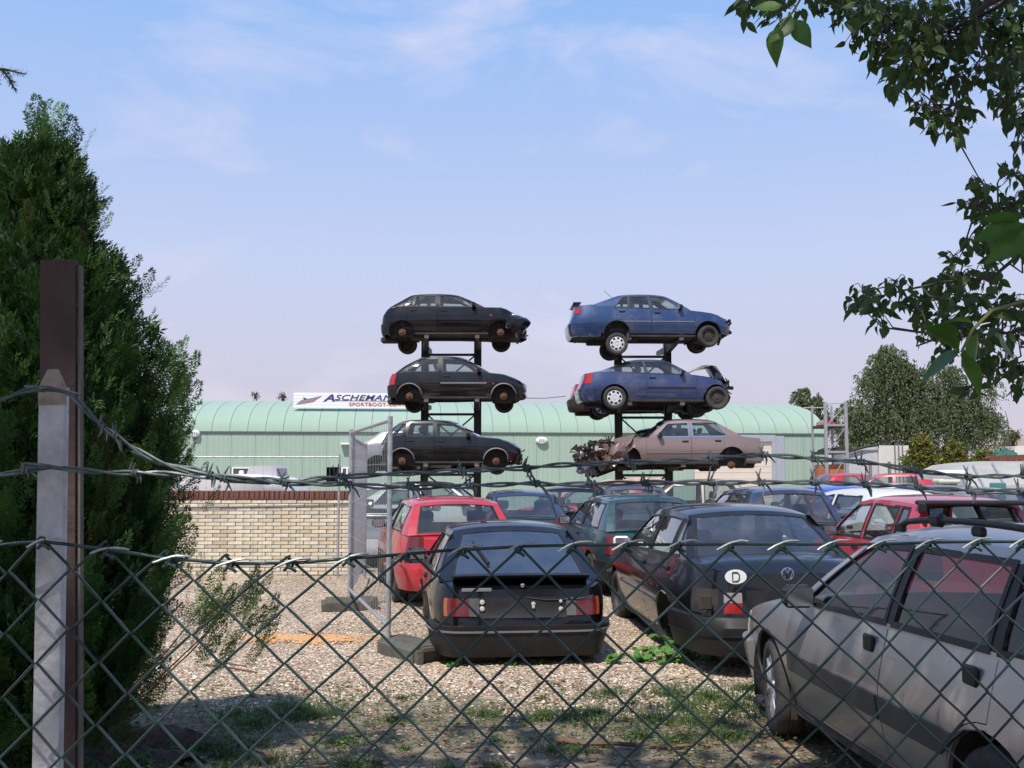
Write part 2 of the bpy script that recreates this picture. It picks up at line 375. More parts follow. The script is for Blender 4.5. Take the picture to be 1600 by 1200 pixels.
def car(name, label, P, z0=0, at=None, yaw=0, group=None, deform=None, tilt=(0, 0)):
    P = dict(P); P.setdefault('Ra', P['Rw']+.055)
    sh = Shell(P); L, W, H = P['L'], P['W'], P['H']; pm = P['paint']; D = P.get('detail', 2)
    t = empty(name, (0, 0, 0), 0, None, label=label, category=P.get('cat', 'car'))
    if group: t['group'] = group
    made = []
    def put(mb, nm, m, parent=None, smooth=32, **tg):
        if deform:
            for i, v in enumerate(mb.v): mb.v[i] = deform(v.copy())
        o = mb.obj(nm, m, parent or t, smooth, **tg); made.append(o); return o
    sx = sh.s_x
    def edge(x): return sh.ztop(x)-.035
    arch = []
    for xw, Ra in sh.arcs:
        arch += [xw+Ra*math.cos(math.pi*k/14) for k in range(15)]+[xw+Ra+.004, xw-Ra-.004]
    archs = [sx(x) for x in arch]; archs += [sh.T-a for a in archs]
    # ---- wall pieces: body minus the doors
    doors = P.get('doors', [])      # (x rear, x front) of each side
    g = .005
    def wall(a0, a1, **k): return wallpatch(sh, a0, a1, sh.zbot, edge, extra=archs, nz=7, **k)
    body = MB()
    if D >= 1 and doors:
        cuts = sorted(doors)
        xr0, xf1 = cuts[0][0], cuts[-1][1]
        body = merge(wall(-sx(xf1)+0, sx(xf1), na=46), wall(sx(xr0), sh.T-sx(xr0), na=46))
        for x0, x1 in doors:
            for side in (1, -1):
                a0, a1 = sx(x1-g), sx(x0+g)
                if side < 0: a0, a1 = sh.T-a1, sh.T-a0
                z0s = P.get('rocker', .30)
                zb = lambda x: max(sh.zbot(x), z0s) if sh.zbot(x) <= z0s else sh.zbot(x)+.03
                d = put(wallpatch(sh, a0, a1, zb, edge, extra=archs, nz=7, na=12), 'door', P.get('doorpaint', pm))
                if P.get('mould') and D >= 2:
                    zm, hm = P['mould']; put(wallpatch(sh, a0+.01, a1-.01, lambda x: max(zm, sh.zbot(x)), lambda x: max(zm+hm, sh.zbot(x)+.004), off=.013, depth=.014, nz=1, na=8), 'moulding', P.get('mouldmat', M_BLACK), d)
                hx = x0+.16; hz = sh.ztop(hx)-P.get('handle_drop', .13)
                c = sh.pos(sx(hx), hz, .006); c.y *= side
                hm_ = MB().bbox((0, 0, 0), P.get('hsize', (.17, .03, .045)), .012)
                hm_.v = [v+c for v in hm_.v]
                put(hm_, 'handle', M_BLACK, d)
        zr = P.get('rocker', .30)
        for side in (1, -1):   # sill under the doors
            a0, a1 = sx(xf1), sx(xr0)
            if side < 0: a0, a1 = sh.T-a1, sh.T-a0
            body = merge(body, wallpatch(sh, a0, a1, sh.zbot, lambda x: max(zr-.006, sh.zbot(x)+.025), off=-.004, extra=archs, nz=2, na=20))
        liners = ([wallpatch(sh, *((sx(xf1+.03), sx(xr0-.03)) if sd > 0 else (sh.T-sx(xr0-.03), sh.T-sx(xf1+.03))), lambda x: sh.zbot(x)+.02, lambda x: edge(x)-.01, off=-.03, depth=0, nz=2, extra=archs) for sd in (1, -1)])
        for ln_ in liners: put(ln_, 'gap_shade_liner', M_DARK)  # dark colour gives the door gaps their shade and blocks see-through
    else:
        body = wallpatch(sh, 0, sh.T, sh.zbot, edge, depth=0, extra=archs, nz=7, na=90)
    # ---- top surfaces
    A, B, C, Dx = P['A'], P['B'], P['C'], P['D']
    crown = P.get('crown', .03); n = sh.n
    def top(xo, yy, up=0):
        y = W/2*max(0, 1-abs(2*xo/L)**n)**(1/n)*yy
        rho = min(1, (abs(2*xo/L)**n+abs(2*y/W)**n)**(1/n))
        z = sh.ztop(xo)-.035+(.035+crown*(1-yy*yy))*(1-rho**8)+up
        ys = (y*(1-P.get('taper', .05)*abs(2*xo/L)**3)); b = interp(P['bulge'], sh.ztop(xo)-.035)
        return Vector((sh.warp(xo, z)-b*.3*math.copysign(abs(2*xo/L)**7, xo), ys-b*yy*min(1, abs(y)*4), z))
    def topgrid(x0, x1, ys, nx=10, up=0):
        xs = [x0+(x1-x0)*k/nx for k in range(nx+1)]
        if abs(x1) > L*.49: xs = xs[:-1]+[x0+(x1-x0)*q for q in (.93, .965, .985, .995, 1)]
        return [[top(x, y, up) for y in ys] for x in xs]
    hw = .84
    wing = [1, .99, .965, .92, hw+.006]
    for x0, x1 in ((A-.02, L/2), (Dx+.02, -L/2)):
        for sd in (1, -1): grid(body, topgrid(x0, x1, [sd*y for y in wing]))
    ys = [-hw+2*hw*k/10 for k in range(11)]
    if P.get('hood', True):
        put(slab(MB(), topgrid(A-.03, L/2, ys, up=0), .0), 'bonnet', P.get('hoodpaint', pm))
    else:
        grid(body, topgrid(L/2-.12, L/2, ys))
    if -L/2 < Dx-.12: put(slab(MB(), topgrid(Dx+.03, -L/2, ys), 0), 'boot_lid', P.get('bootpaint', pm))
    else: grid(body, topgrid(Dx+.03, -L/2, ys))
    # ---- greenhouse
    yr = P.get('yroof', .70)*W/2
    def half(x):
        y = W/2*max(0, 1-abs(2*x/L)**n)**(1/n)*(1-P.get('taper', .05)*abs(2*x/L)**3)
        return y-interp(P['bulge'], sh.ztop(x)-.035)
    cb, cf = P.get('cr', .0), P.get('cf', .03)
    def xr(q): return Dx+(C-Dx)*q-cb*math.sin(math.pi*q)
    def xf(q): return A+(B-A)*q+cf*math.sin(math.pi*q)
    rz = P.get('roofdrop', .04)
    def zroof(x):
        u = (x-(B+C)/2)/((B-C)/2); return H-.06-rz*abs(u)**2.2*(1 if u > 0 else P.get('rdrop', .8))
    def gp(x, q, off=0, yy=1, side=1):
        """greenhouse point at x and height share q"""
        f, r_ = xf(q), xr(q); u = (x-r_)/(f-r_); u = max(0, min(1, u))
        xb = Dx+(A-Dx)*u; xt = C+(B-C)*u
        zb = sh.ztop(xb)-.035; z = zb+(zroof(xt)-zb)*q
        yb = half(xb); yt = yr*(1-.05*abs(2*u-1)**3); y = yb+(yt-yb)*(q**1.25)
        return Vector((x, side*yy*(y+off), z+off*.3))
    wins = P['wins']       # list of (rear bottom, rear top, front bottom, front top) x values, bottom to top
    q0, q1 = P.get('q0', .06), P.get('q1', .88)
    qs = [0, q0]+[q0+(q1-q0)*k/5 for k in (1, 2, 3, 4)]+[q1, .95, 1]
    def bx(b, q):
        u = max(0, min(1, (q-q0)/(q1-q0))); c = b[2] if len(b) > 2 else 0
        return b[0]+(b[1]-b[0])*u+c*math.sin(math.pi*u)
    gh = MB()
    for side in (1, -1):
        cols = []
        for w_ in wins: cols += [w_[0], w_[1]]
        # paint cells
        bounds = [lambda q: xr(q)]+[(lambda q, b=b: bx(b, q)) for b in cols]+[lambda q: xf(q)]
        def cell(k, qa, sub=4):
            return [[gp(bounds[k](q)+(bounds[k+1](q)-bounds[k](q))*i/sub, q, 0, 1, side) for i in range(sub+1)] for q in qa]
        for k in range(len(bounds)-1):
            if k % 2 == 0:
                if P.get('blackpillar') and 0 < k < len(bounds)-2:
                    grid(gh, cell(k, qs[:2])); grid(gh, cell(k, qs[-3:]))
                    mb = MB(); grid(mb, cell(k, qs[1:-2])); put(mb, 'pillar', M_BLACK)
                else: grid(gh, cell(k, qs))
            else:
                grid(gh, cell(k, qs[:2])); grid(gh, cell(k, qs[-3:]))
        for w_ in wins:
            qq = qs[1:-2]
            if P.get('noglass') : pass
            else:
                mb = MB(); grid(mb, [[gp(bx(w_[0], q)+(bx(w_[1], q)-bx(w_[0], q))*i/4, q, -.008, 1, side) for i in range(5)] for q in qq])
                put(mb, 'side_window', P.get('glass', M_GLASS))
            if D >= 1:
                rb = .014; loop = [(w_[0], q, rb) for q in qq]+[None]
                ringo = []; ringi = []
                for q in qq: x = bx(w_[0], q); ringo.append((x-rb, q)); ringi.append((x+rb, q))
                for q in qq[::-1]: x = bx(w_[1], q); ringo.append((x+rb, q)); ringi.append((x-rb, q))
                dq = rb/.42
                def adj(l, s_):
                    o_ = []
                    for i, (x, q) in enumerate(l):
                        if i in (0, len(l)-1): q = q-dq*s_
                        if i in (len(qq)-1, len(qq)): q = q+dq*s_
                        o_.append(gp(x, max(0, min(1, q)), .004, 1, side))
                    return o_
                O, I = adj(ringo, 1), adj(ringi, -1); m = len(O); K = [p-Vector((0, side*.016, 0)) for p in I]
                mb = MB().add(O+I+K, [(k, (k+1) % m, m+(k+1) % m, m+k) for k in range(m)]+[(m+k, m+(k+1) % m, 2*m+(k+1) % m, 2*m+k) for k in range(m)])
                put(mb, 'window_seal', P.get('seal', M_BLACK))
    bow_f, bow_r = P.get('bowf', .10), P.get('bowr', .06)
    def screen(end, q, yy, off=0):
        xx = xf(q) if end > 0 else xr(q); p = gp(xx, q, 0, yy); b = bow_f if end > 0 else -bow_r
        p.x += b*(1-yy*yy)*(1-.35*q)+off*(1 if end > 0 else -1); p.z += .0+(.045*q+P.get('crown', .03)*(1-q))*(1-yy*yy)
        return p
    for end, ya, qa, qb in ((1, P.get('yf', .92), .03, .93), (-1, P.get('yb', .86), P.get('rb0', .08), P.get('rb1', .90))):
        yy = [-1, -ya]+[-ya+2*ya*k/8 for k in range(1, 8)]+[ya, 1]
        qr = [0, qa]+[qa+(qb-qa)*k/4 for k in (1, 2, 3)]+[qb, 1]
        rows = [[screen(end, q, y) for y in yy] for q in qr]
        for i in range(len(qr)-1):
            for j in range(len(yy)-1):
                if 1 <= i < len(qr)-2 and 1 <= j < len(yy)-2: continue
                gh.add([rows[i][j], rows[i][j+1], rows[i+1][j+1], rows[i+1][j]], [(0, 1, 2, 3)])
        if not (end > 0 and P.get('noscreen')):
            mb = MB(); grid(mb, [[screen(end, q, y, -.006) for y in yy[1:-1]] for q in qr[1:-1]])
            put(mb, 'windscreen' if end > 0 else 'rear_window', P.get('glassr' if end < 0 else 'glassf', P.get('glass', M_GLASS)))
        if D >= 1:
            b = .03; O = []; I = []
            ql = [qa+(qb-qa)*k/5 for k in range(6)]; yl = [-ya+2*ya*k/8 for k in range(9)]
            lp = [(q, -ya) for q in ql]+[(qb, y) for y in yl[1:]]+[(q, ya) for q in ql[::-1][1:]]+[(qa, y) for y in yl[::-1][1:-1]]
            for q, y in lp: O.append(screen(end, q, y, .004))
            cq = (qa+qb)/2
            for q, y in lp: I.append(screen(end, cq+(q-cq)*.93, y*.955, .004))
            m = len(O); mb = MB().add(O+I, [(k, (k+1) % m, m+(k+1) % m, m+k) for k in range(m)])
            put(mb, 'screen_seal', P.get('seal', M_BLACK))
    rows = []
    for k in range(13):
        r = []
        for j in range(17):
            yy = -1+2*j/16; u = k/12
            x0 = xr(1)-bow_r*(1-yy*yy)*.65; x1 = xf(1)+bow_f*(1-yy*yy)*.65
            e = gp(C+(B-C)*u, 1, 0, yy); z = zroof(C+(B-C)*u)+.045*(1-yy*yy)+.018*(1-abs(yy)**8)*(1-abs(2*u-1)**10)
            r.append(Vector((x0+(x1-x0)*u, e.y, z)))
        rows.append(r)
    put((lambda m: (grid(m, rows), m)[1])(MB()), 'roof', P.get('roofpaint', pm))
    body = merge(body, gh)
    put(body, 'body', pm, smooth=40)
    # ---- floor, wheel wells, underside
    fl = MB(); zf = P.get('floor', .24); hw2 = W/2-.06
    xa, xb = P['xR']-P['Ra'], P['xF']+P['Ra']
    fl.box(((P['xF']+P['xR'])/2, 0, zf), (P['xF']-P['xR']-2*P['Ra'], W-.14, .05))
    ir = W/2-.30
    fl.box((0, 0, zf+.02), (L-.35, 2*ir, .05))
    for xw in (P['xF'], P['xR']):
        for sd in (1, -1):
            Rr = P['Ra']+.012; arcp = [(xw+Rr*math.cos(R(200)-R(220)*k/12), P['Rw']+P.get('arch_up', 0)+Rr*math.sin(R(200)-R(220)*k/12)) for k in range(13)]
            fl.add([(x, sd*(W/2-.035-interp(P['bulge'], .6)), z) for x, z in arcp]+[(x, sd*ir, z) for x, z in arcp], [(k, k+1, 14+k, 13+k) for k in range(12)])
            fl.add([(x, sd*ir, z) for x, z in arcp], [tuple(range(13))])
    for xe, s_ in ((L/2, 1), (-L/2, -1)):
        fl.box((xe-s_*.28, 0, zf+.13), (.06, W-.3, .32))
    put(fl, 'underbody', M_DARK)
    ug = MB()
    ug.tube([(P['xR']-.5, .25, zf-.02), (P['xR']+.3, .15, zf-.05), (0, .12, zf-.05), (P['xF']-.3, .1, zf-.02)], .03, 8); ug.bbox((P['xR']-.45, .35, zf-.05), (.5, .3, .16), .04)
    ug.bbox((P['xF']-.02, 0, zf+.02), (.5, .6, .22), .05); ug.tube([(P['xR'], -W/2+.2, zf), (P['xR'], W/2-.2, zf)], .035, 8); ug.tube([(P['xF'], -W/2+.2, zf+.02), (P['xF'], W/2-.2, zf+.02)], .03, 8)
    ug.bbox((P['xR']+.42, -.2, zf-.04), (.45, .6, .14), .04)
    if D >= 1: put(ug, 'exhaust_and_tank', M_DARK)
    # ---- interior
    if D >= 1:
        xs_ = P.get('seatx', (A+C)/2-.15)
        sm = P.get('seatmat', M_SEAT)
        for sd in (1, -1): made.append(seat_parts(xs_, sd*.36, t, sm, P.get('seatz', .24)))
        rb = MB(); rb.bbox((xs_-.85, 0, .42), (.5, W-.5, .16), .05); rb.bbox((xs_-1.12, 0, .70), (.14, W-.5, .5), .05, M=Matrix.Rotation(R(-20), 3, 'Y')); put(rb, 'rear_seat', sm)
        db = MB(); zd = sh.ztop(A)-.10; db.bbox((A-.22, 0, zd-.14), (.34, W-.26, .26), .06); put(db, 'dashboard', M_BLACK)
        sw = MB(); c0 = Vector((A-.50, .36, zd-.04)); sw.tube([c0+Matrix.Rotation(R(65), 3, 'Y') @ Vector((0, .18*math.sin(q), 0))+Matrix.Rotation(R(-25), 3, 'Y') @ Vector((0, 0, .18*math.cos(q))) for q in [2*math.pi*k/20 for k in range(21)]], .013, 6, False); put(sw, 'steering_wheel', M_BLACK)
        if P.get('shelf', True): ps = MB(); ps.box((Dx+.30, 0, sh.ztop(Dx)-.06), (.45, W-.36, .03)); put(ps, 'parcel_shelf', M_SEAT)
    # ---- bumpers
    for key, end in (('bf', 1), ('br', -1)):
        b = P.get(key)
        if not b: continue
        zlo, zhi, off, xin, bm_ = b
        a_ = sx(xin); a0, a1 = (-a_, a_) if end > 0 else (a_, sh.T-a_)
        mb = wallpatch(sh, a0, a1, zlo, zhi, off=off, depth=off+.02, nz=4, na=44)
        # top ledge bulge
        o = put(mb, 'bumper', bm_)
        if D >= 2 and P.get('bstrip'):
            put(wallpatch(sh, a0, a1, P['bstrip'][0], P['bstrip'][1], off=off+.014, depth=.02, nz=2, na=44), 'bumper_strip', P.get('bstripm', M_BLACK), o)
    # ---- lamps: (end, y0, y1, z0, z1, mat, label, sides) y measured from the centre along the outline; y>=W/2 continues round the corner via x
    for lp in P.get('lamps', []):
        end, ya, yb, za, zb_, lm, nm, sides = lp[:8]
        def par(v):
            if isinstance(v, tuple): return sx(v[0])
            return sh.s_y(v, end)
        a0, a1 = par(ya), par(yb)
        off = lp[8] if len(lp) > 8 else .008
        for sd in sides:
            b0, b1 = (a0, a1) if sd > 0 else (-a0, -a1)
            put(wallpatch(sh, min(b0, b1), max(b0, b1), za, zb_, off=off, depth=.03, nz=3, na=8), nm, lm)
    # ---- wheels
    for i, (xw, sd, st) in enumerate(P['wheels']):
        Rw = P['Rw']; yy = sd*(W/2-.105-interp(P['bulge'], .5)); drop = P.get('drop', 0)
        steer = P.get('steer', 0) if xw == P['xF'] else 0
        if st == 'hub':
            o = link('brake_drum', hub_mesh(), None, t); o.scale = (.85, 1, .85); o.location = (xw, yy, Rw+P.get('hubdrop', 0)); o.rotation_euler = (0, .3*i, 0 if sd > 0 else math.pi); made.append(o)
            continue
        if st == 'none': continue
        wl = link('wheel', tyre_mesh(Rw), None, t); wl.location = (xw, yy, Rw-(P.get('dropr', drop) if xw == P['xR'] else drop)); wl.rotation_euler = (0, random.uniform(0, 3), steer+(0 if sd > 0 else math.pi))
        rm = link('rim', rim_mesh(Rw, st), None, wl); bk = link('rim_shadow_plate', dark_back(Rw), None, wl); bk.name = 'rim_shade_disc'  # dark disc stands in for the shade behind the rim
    # ---- mirrors
    for sd in P.get('mirrors', (1, -1)) if D >= 1 else ():
        mx = A-P.get('mirx', .30); p = gp(mx, .10, 0, 1, sd); mb = MB()
        mb.bbox((p.x, p.y+sd*.11, p.z+.03), (.10, .18, .13), .03); mb.tube([(p.x, p.y-sd*.02, p.z-.01), (p.x, p.y+sd*.05, p.z)], .025, 6)
        m_ = put(mb, 'door_mirror', P.get('mirmat', M_BLACK))
        mg = MB().box((p.x-.052, p.y+sd*.11, p.z+.03), (.004, .15, .10)); put(mg, 'mirror_glass', M_CHROME, m_)
    if D >= 1 and P.get('grille', True):
        put(wallpatch(sh, -sh.s_y(W*.27, 1), sh.s_y(W*.27, 1), P.get('grz', (.58, .68))[0], P.get('grz', (.58, .68))[1], off=.008, depth=.02, nz=1, na=6), 'grille', M_BLACK)
    if P.get('archtrim'):
        for xw, Ra in sh.arcs:
            for sd in (1, -1):
                pts = []
                for k in range(17):
                    q = R(2)+R(174)*k/16; x = xw+(Ra+.012)*math.cos(q); z = P['Rw']+P.get('arch_up', 0)+(Ra+.012)*math.sin(q)
                    c = sh.pos(sx(x), max(z, .2), .006); c.y *= sd; c.z = z; pts.append(c)
                put(MB().tube(pts, [.012]+[.034]*15+[.012], 6, flat=.5), 'arch_trim', M_GREYP)
    if at is not None: t.location = (at[0], at[1], z0)
    t.rotation_euler = (tilt[0], tilt[1], yaw)
    t['_'] = 0; del t['_']
    class Car: pass
    c = Car(); c.t, c.sh, c.gp, c.screen, c.top, c.put, c.P, c.edge, c.zroof = t, sh, gp, screen, top, put, P, edge, zroof
    return c
def rear_at(c, x, D, theta, z0=0):
    """stand the car with the middle of its rear at pixel column x, distance D, nose theta degrees left of straight away"""
    a = R(90+theta); p = px(x, 738, D); L = c.P['L']
    c.t.location = (p.x+math.cos(a)*L/2, D+math.sin(a)*L/2, z0); c.t.rotation_euler[2] = a
def junk(t, c, ext, n, seed, mats):
    """crushed mechanical parts: bent pipes, brackets, ribbed housings"""
    rnd = random.Random(seed); obs = []
    for k, m in enumerate(mats):
        mb = MB()
        for i in range(n//len(mats)):
            p = Vector((c[0]+rnd.uniform(-1, 1)*ext[0], c[1]+rnd.uniform(-1, 1)*ext[1], c[2]+rnd.uniform(-1, 1)*ext[2]))
            q = rnd.random()
            Rm = Matrix.Rotation(rnd.uniform(0, 3), 3, (rnd.random(), rnd.random(), rnd.random()+.1))
            if q < .5: mb.bbox(p, (rnd.uniform(.05, .26), rnd.uniform(.04, .2), rnd.uniform(.02, .12)), .012, M=Rm)
            elif q < .93:
                pts = [p]; d = Vector((rnd.uniform(-1, 1), rnd.uniform(-1, 1), rnd.uniform(-1, 1))).normalized()
                for _ in range(4): d = (d+Vector((rnd.uniform(-1, 1), rnd.uniform(-1, 1), rnd.uniform(-1, 1)))*.6).normalized(); pts.append(pts[-1]+d*.06)
                mb.tube(pts, rnd.uniform(.010, .035), 6)
            else: mb.lathe([(.03, -.06), (.07, -.05), (.07, .03), (.05, .05), (.01, .06)], 12, p)
        obs.append(mb.obj('crushed_engine_parts', m, t, kind='stuff'))
    return obs
# ---------------- the cars ----------------
M_GREYL = mat('dull clear lamp', (.26, .23, .22), .3, coat=.5)
M_SMOKE = mat('smoked lamp', (.07, .065, .06), .25, coat=.6, dirt=DUST, dirt_amt=.3)
BULGE = [(.15, .10), (.3, .055), (.45, .018), (.58, .0), (.66, .0), (.8, .03), (.95, .07), (1.1, .11)]
def spec(**k):
    d = dict(L=4.0, W=1.66, H=1.40, Rw=.29, xF=1.25, xR=-1.25, A=.8, B=.15, C=-1.2, D=-1.8, bulge=BULGE,
             sill=[(-3, .24), (3, .24)], nose=[(.1, -.08), (.3, 0), (.55, 0), (.7, -.07), (.95, -.2)],
             tail=[(.1, -.08), (.3, 0), (.55, 0), (.75, -.04), (1.0, -.12)],
             top=[(-2.1, .93), (-1.7, .96), (0, .95), (.8, .92), (1.6, .80), (2.1, .68)], rocker=.30,
             wheels=[(1.25, 1, 'steel'), (1.25, -1, 'steel'), (-1.25, 1, 'steel'), (-1.25, -1, 'steel')], n=7,
             bf=(.24, .52, .03, 1.62, M_BLACK), br=(.24, .52, .03, -1.62, M_BLACK),
             wins=[((-1.15, -1.0), (-.45, -.45)), ((-.38, -.38), (.62, .28))], doors=[(-1.2, -.42), (-.42, .72)])
    d.update(k)
    xf, xr = d['xF'], d['xR']
    if 'wheels' not in k: d['wheels'] = [(xf, 1, 'steel'), (xf, -1, 'steel'), (xr, 1, 'steel'), (xr, -1, 'steel')]
    return d
def wh(P, f='steel', r='steel', ff=None, rr=None):
    # near side styles / far side styles (near side is -y for a car facing right)
    P['wheels'] = [(P['xF'], -1, f), (P['xF'], 1, ff or f), (P['xR'], -1, r), (P['xR'], 1, rr or r)]
PBLK = paint('black', (.004, .004, .005), dirt_amt=.035, spec=.1); PBLK2 = paint('worn black', (.006, .0055, .006), dirt_amt=.05, spec=.15)
PBLUE = paint('blue', (.016, .045, .13), .3); PBLUE2 = paint('violet blue', (.028, .045, .12), .3)
PGOLD = paint('rose beige', (.23, .16, .14), .25, .2)
PDKB = paint('dark blue', (.016, .022, .05)); PTEAL = paint('teal', (.012, .052, .060), .3)
PRED = paint('red', (.42, .018, .03), dirt_amt=.16); PSILV = paint('silver', (.34, .33, .32), .55, .22, .36, .5)
PWHITE = paint('white', (.62, .62, .60), dirt_amt=.15); PGREY = paint('mid grey', (.22, .23, .24), .3)
PBRI = paint('bright blue', (.03, .08, .38)); PBEI = paint('beige', (.36, .33, .28)); PGRN = paint('dark green', (.02, .05, .04))
def crumple(x0, amp, drop=0, seed=0, freq=3.2, push=.0):
    so = Vector((seed*7.3, seed*3.1, 0))
    def f(v):
        k = sstep(x0, x0+.9, v.x)
        if k > 0:
            d = noise.noise_vector(v*freq+so)*amp*k + noise.noise_vector(v*freq*2.7+so)*amp*.5*k
            v = v+d; v.z -= drop*k*k; v.x -= push*k
        return v
    return f
# --- the two cantilever racks stand at these distances
LX = lambda x, D: px(x, 738, D).x
def zat(y, D): return px(800, y, D).z
rack_cars = []
def stackcar(name, label, P, cx, D, ytop, face=0, deform=None, yaw=0, roll=0, pitch=0):
    x = LX(cx, D); z0 = zat(ytop, D)-P['H']
    c = car(name, label, P, z0, (x, D), R(face+yaw), deform=deform, tilt=(R(roll), R(pitch)))
    rack_cars.append((c, x, D, z0)); return c
DL, DR = 28.0, 27.6
# top left: black five-door hatchback
P = spec(L=3.9, W=1.64, H=1.39, xF=1.28, xR=-1.36, A=.86, B=.13, C=-1.14, D=-1.72, paint=PBLK, Rw=.27, cr=.0,
         top=[(-1.95, .95), (-1.6, 1.0), (-1, .99), (.8, .97), (1.3, .97), (1.7, .86), (1.95, .70)],
         wins=[((-1.36, -1.08), (-1.10, -1.06)), ((-1.04, -1.02), (-.46, -.46)), ((-.36, -.36), (.56, .16))], doors=[(-1.22, -.41), (-.41, .78)],
         tail=[(.1, -.05), (.3, .0), (.55, 0), (.72, -.02), (1.0, -.16)], bf=None, grille=False, mould=(.60, .03),
         br=(.22, .50, .03, -1.70, M_BLACK), lamps=[(-1, .60, (-1.86,), .72, .86, M_BLACK, 'tail_light', (1, -1))])
wh(P, 'hub', 'hub', 'chromewheel', 'chromewheel'); P['drop'] = .10; P['dropr'] = .16
c1 = stackcar('wrecked_car', 'black five-door hatchback wreck without near wheels, topmost on the left rack', P, 709, DL, 462, deform=crumple(1.05, .15, .03, 1))
junk(c1.t, (1.62, 0, .48), (.26, .62, .16), 40, 5, [M_DARK, M_BLACK, M_GALV])
for nx, nz_, mm in ((1.02, .72, M_RED),):
    l = MB().bbox((nx, -.80, nz_), (.06, .03, .05), .01); l.obj('side_indicator', mm, c1.t)
# middle left: black three-door hatchback with grey arches
P3 = spec(L=3.73, W=1.61, H=1.40, xF=1.26, xR=-1.26, A=.90, B=.14, C=-.98, D=-1.66, paint=PBLK2, Rw=.27, cr=.07, archtrim=True,
         top=[(-1.87, .86), (-1.5, .94), (-.8, .93), (.8, .92), (1.3, .87), (1.7, .76), (1.87, .66)],
         wins=[((-1.32, -1.02, -.07), (-.50, -.50)), ((-.38, -.38), (.56, .12, .05))], doors=[(-.44, .82)], mould=(.60, .035), mouldmat=M_GREYP,
         tail=[(.1, -.05), (.3, .0), (.55, 0), (.72, -.02), (1.0, -.10)], bf=None, grille=False,
         br=(.26, .56, .03, -1.58, M_BLACK), lamps=[(-1, .62, (-1.66,), .58, .88, M_RED, 'tail_light', (1, -1))])
wh(P3, 'hub', 'hub', 'steel', 'steel'); P3['drop'] = .10
c2 = stackcar('wrecked_car', 'black three-door hatchback wreck with grey wheel arches, middle of the left rack', P3, 715, DL, 558, deform=crumple(1.2, .08, .02, 2))
junk(c2.t, (1.55, 0, .38), (.24, .6, .12), 30, 6, [M_DARK, M_RUST])
MB().bbox((.98, -.79, .60), (.06, .03, .05), .01).obj('side_indicator', M_RED, c2.t)
# bottom left: black five-door hatchback with grey arches
P5 = spec(L=3.75, W=1.61, H=1.40, xF=1.18, xR=-1.32, A=.74, B=-.02, C=-1.36, D=-1.74, paint=PBLK2, Rw=.27, cr=.09, archtrim=True,
         top=[(-1.87, .88), (-1.5, .94), (-.8, .93), (.8, .92), (1.3, .87), (1.7, .76), (1.87, .66)],
         wins=[((-1.68, -1.40, -.04), (-1.34, -1.22)), ((-1.20, -1.12), (-.50, -.50)), ((-.42, -.42), (.40, -.02, .06))], doors=[(-1.24, -.46), (-.46, .66)],
         tail=[(.1, -.05), (.3, .0), (.55, 0), (.72, -.02), (1.0, -.10)], bf=None, grille=False, br=(.26, .56, .03, -1.60, M_BLACK))
wh(P5, 'hub', 'hub', 'steel', 'steel'); P5['drop'] = .10
c3 = stackcar('wrecked_car', 'black five-door hatchback wreck with grey wheel arches, lowest on the left rack', P5, 708, DL, 656, deform=crumple(1.1, .11, .03, 3))
junk(c3.t, (1.62, 0, .48), (.2, .6, .16), 46, 7, [M_DARK, M_BLACK, M_GALV])
# top right: blue notchback
P = spec(L=4.32, W=1.66, H=1.42, xF=1.53, xR=-.90, A=1.08, B=.42, C=-.84, D=-1.55, paint=PBLUE, Rw=.29, n=7,
         top=[(-2.16, 1.08), (-1.6, 1.10), (-1.2, 1.03), (-.5, .99), (1.0, .95), (1.7, .88), (2.16, .74)], sill=[(-3, .30), (-1.5, .30), (-1.3, .30), (3, .30)],
         wins=[((-.96, -.70), (-.60, -.59)), ((-.56, -.55), (-.02, -.08)), ((.06, 0), (.84, .34))], doors=[(-.92, .01), (.01, 1.16)], mould=(.60, .02), mouldmat=PGREY, rocker=.36,
         tail=[(.1, -.12), (.3, -.02), (.55, 0), (.8, -.10), (1.1, -.14)], bf=None, grille=False, steer=.25,
         br=(.22, .56, .03, -1.32, PBLUE), lamps=[(-1, .55, (-1.93,), .84, .97, M_RED, 'tail_light', (1, -1))])
wh(P, 'steel', 'cap', 'steel', 'steel'); P['drop'] = .06; P['dropr'] = .27
c4 = stackcar('wrecked_car', 'blue notchback wreck with one white hubcap, topmost on the right rack', P, 1012, DR, 463, deform=crumple(1.45, .08, .02, 4), yaw=2)
m = MB(); m.bbox((-1.93, 0, 1.135), (.22, 1.25, .025), .01); [m.bbox((-1.92, s*.58, 1.10), (.1, .04, .08), .01) for s in (1, -1)]; m.obj('boot_spoiler', PBLK, c4.t)
junk(c4.t, (2.02, 0, .52), (.14, .66, .16), 30, 8, [M_DARK, M_BLACK]); MB().box((1.9, -.55, .22), (.05, .1, .42), M=Matrix.Rotation(.35, 3, 'Y')).obj('hanging_splash_shield', M_DARK, c4.t)
MB().tube([(-.86, .3, 1.40), (-1.1, .3, 1.62)], .006, 4).obj('aerial', M_BLACK, c4.t)
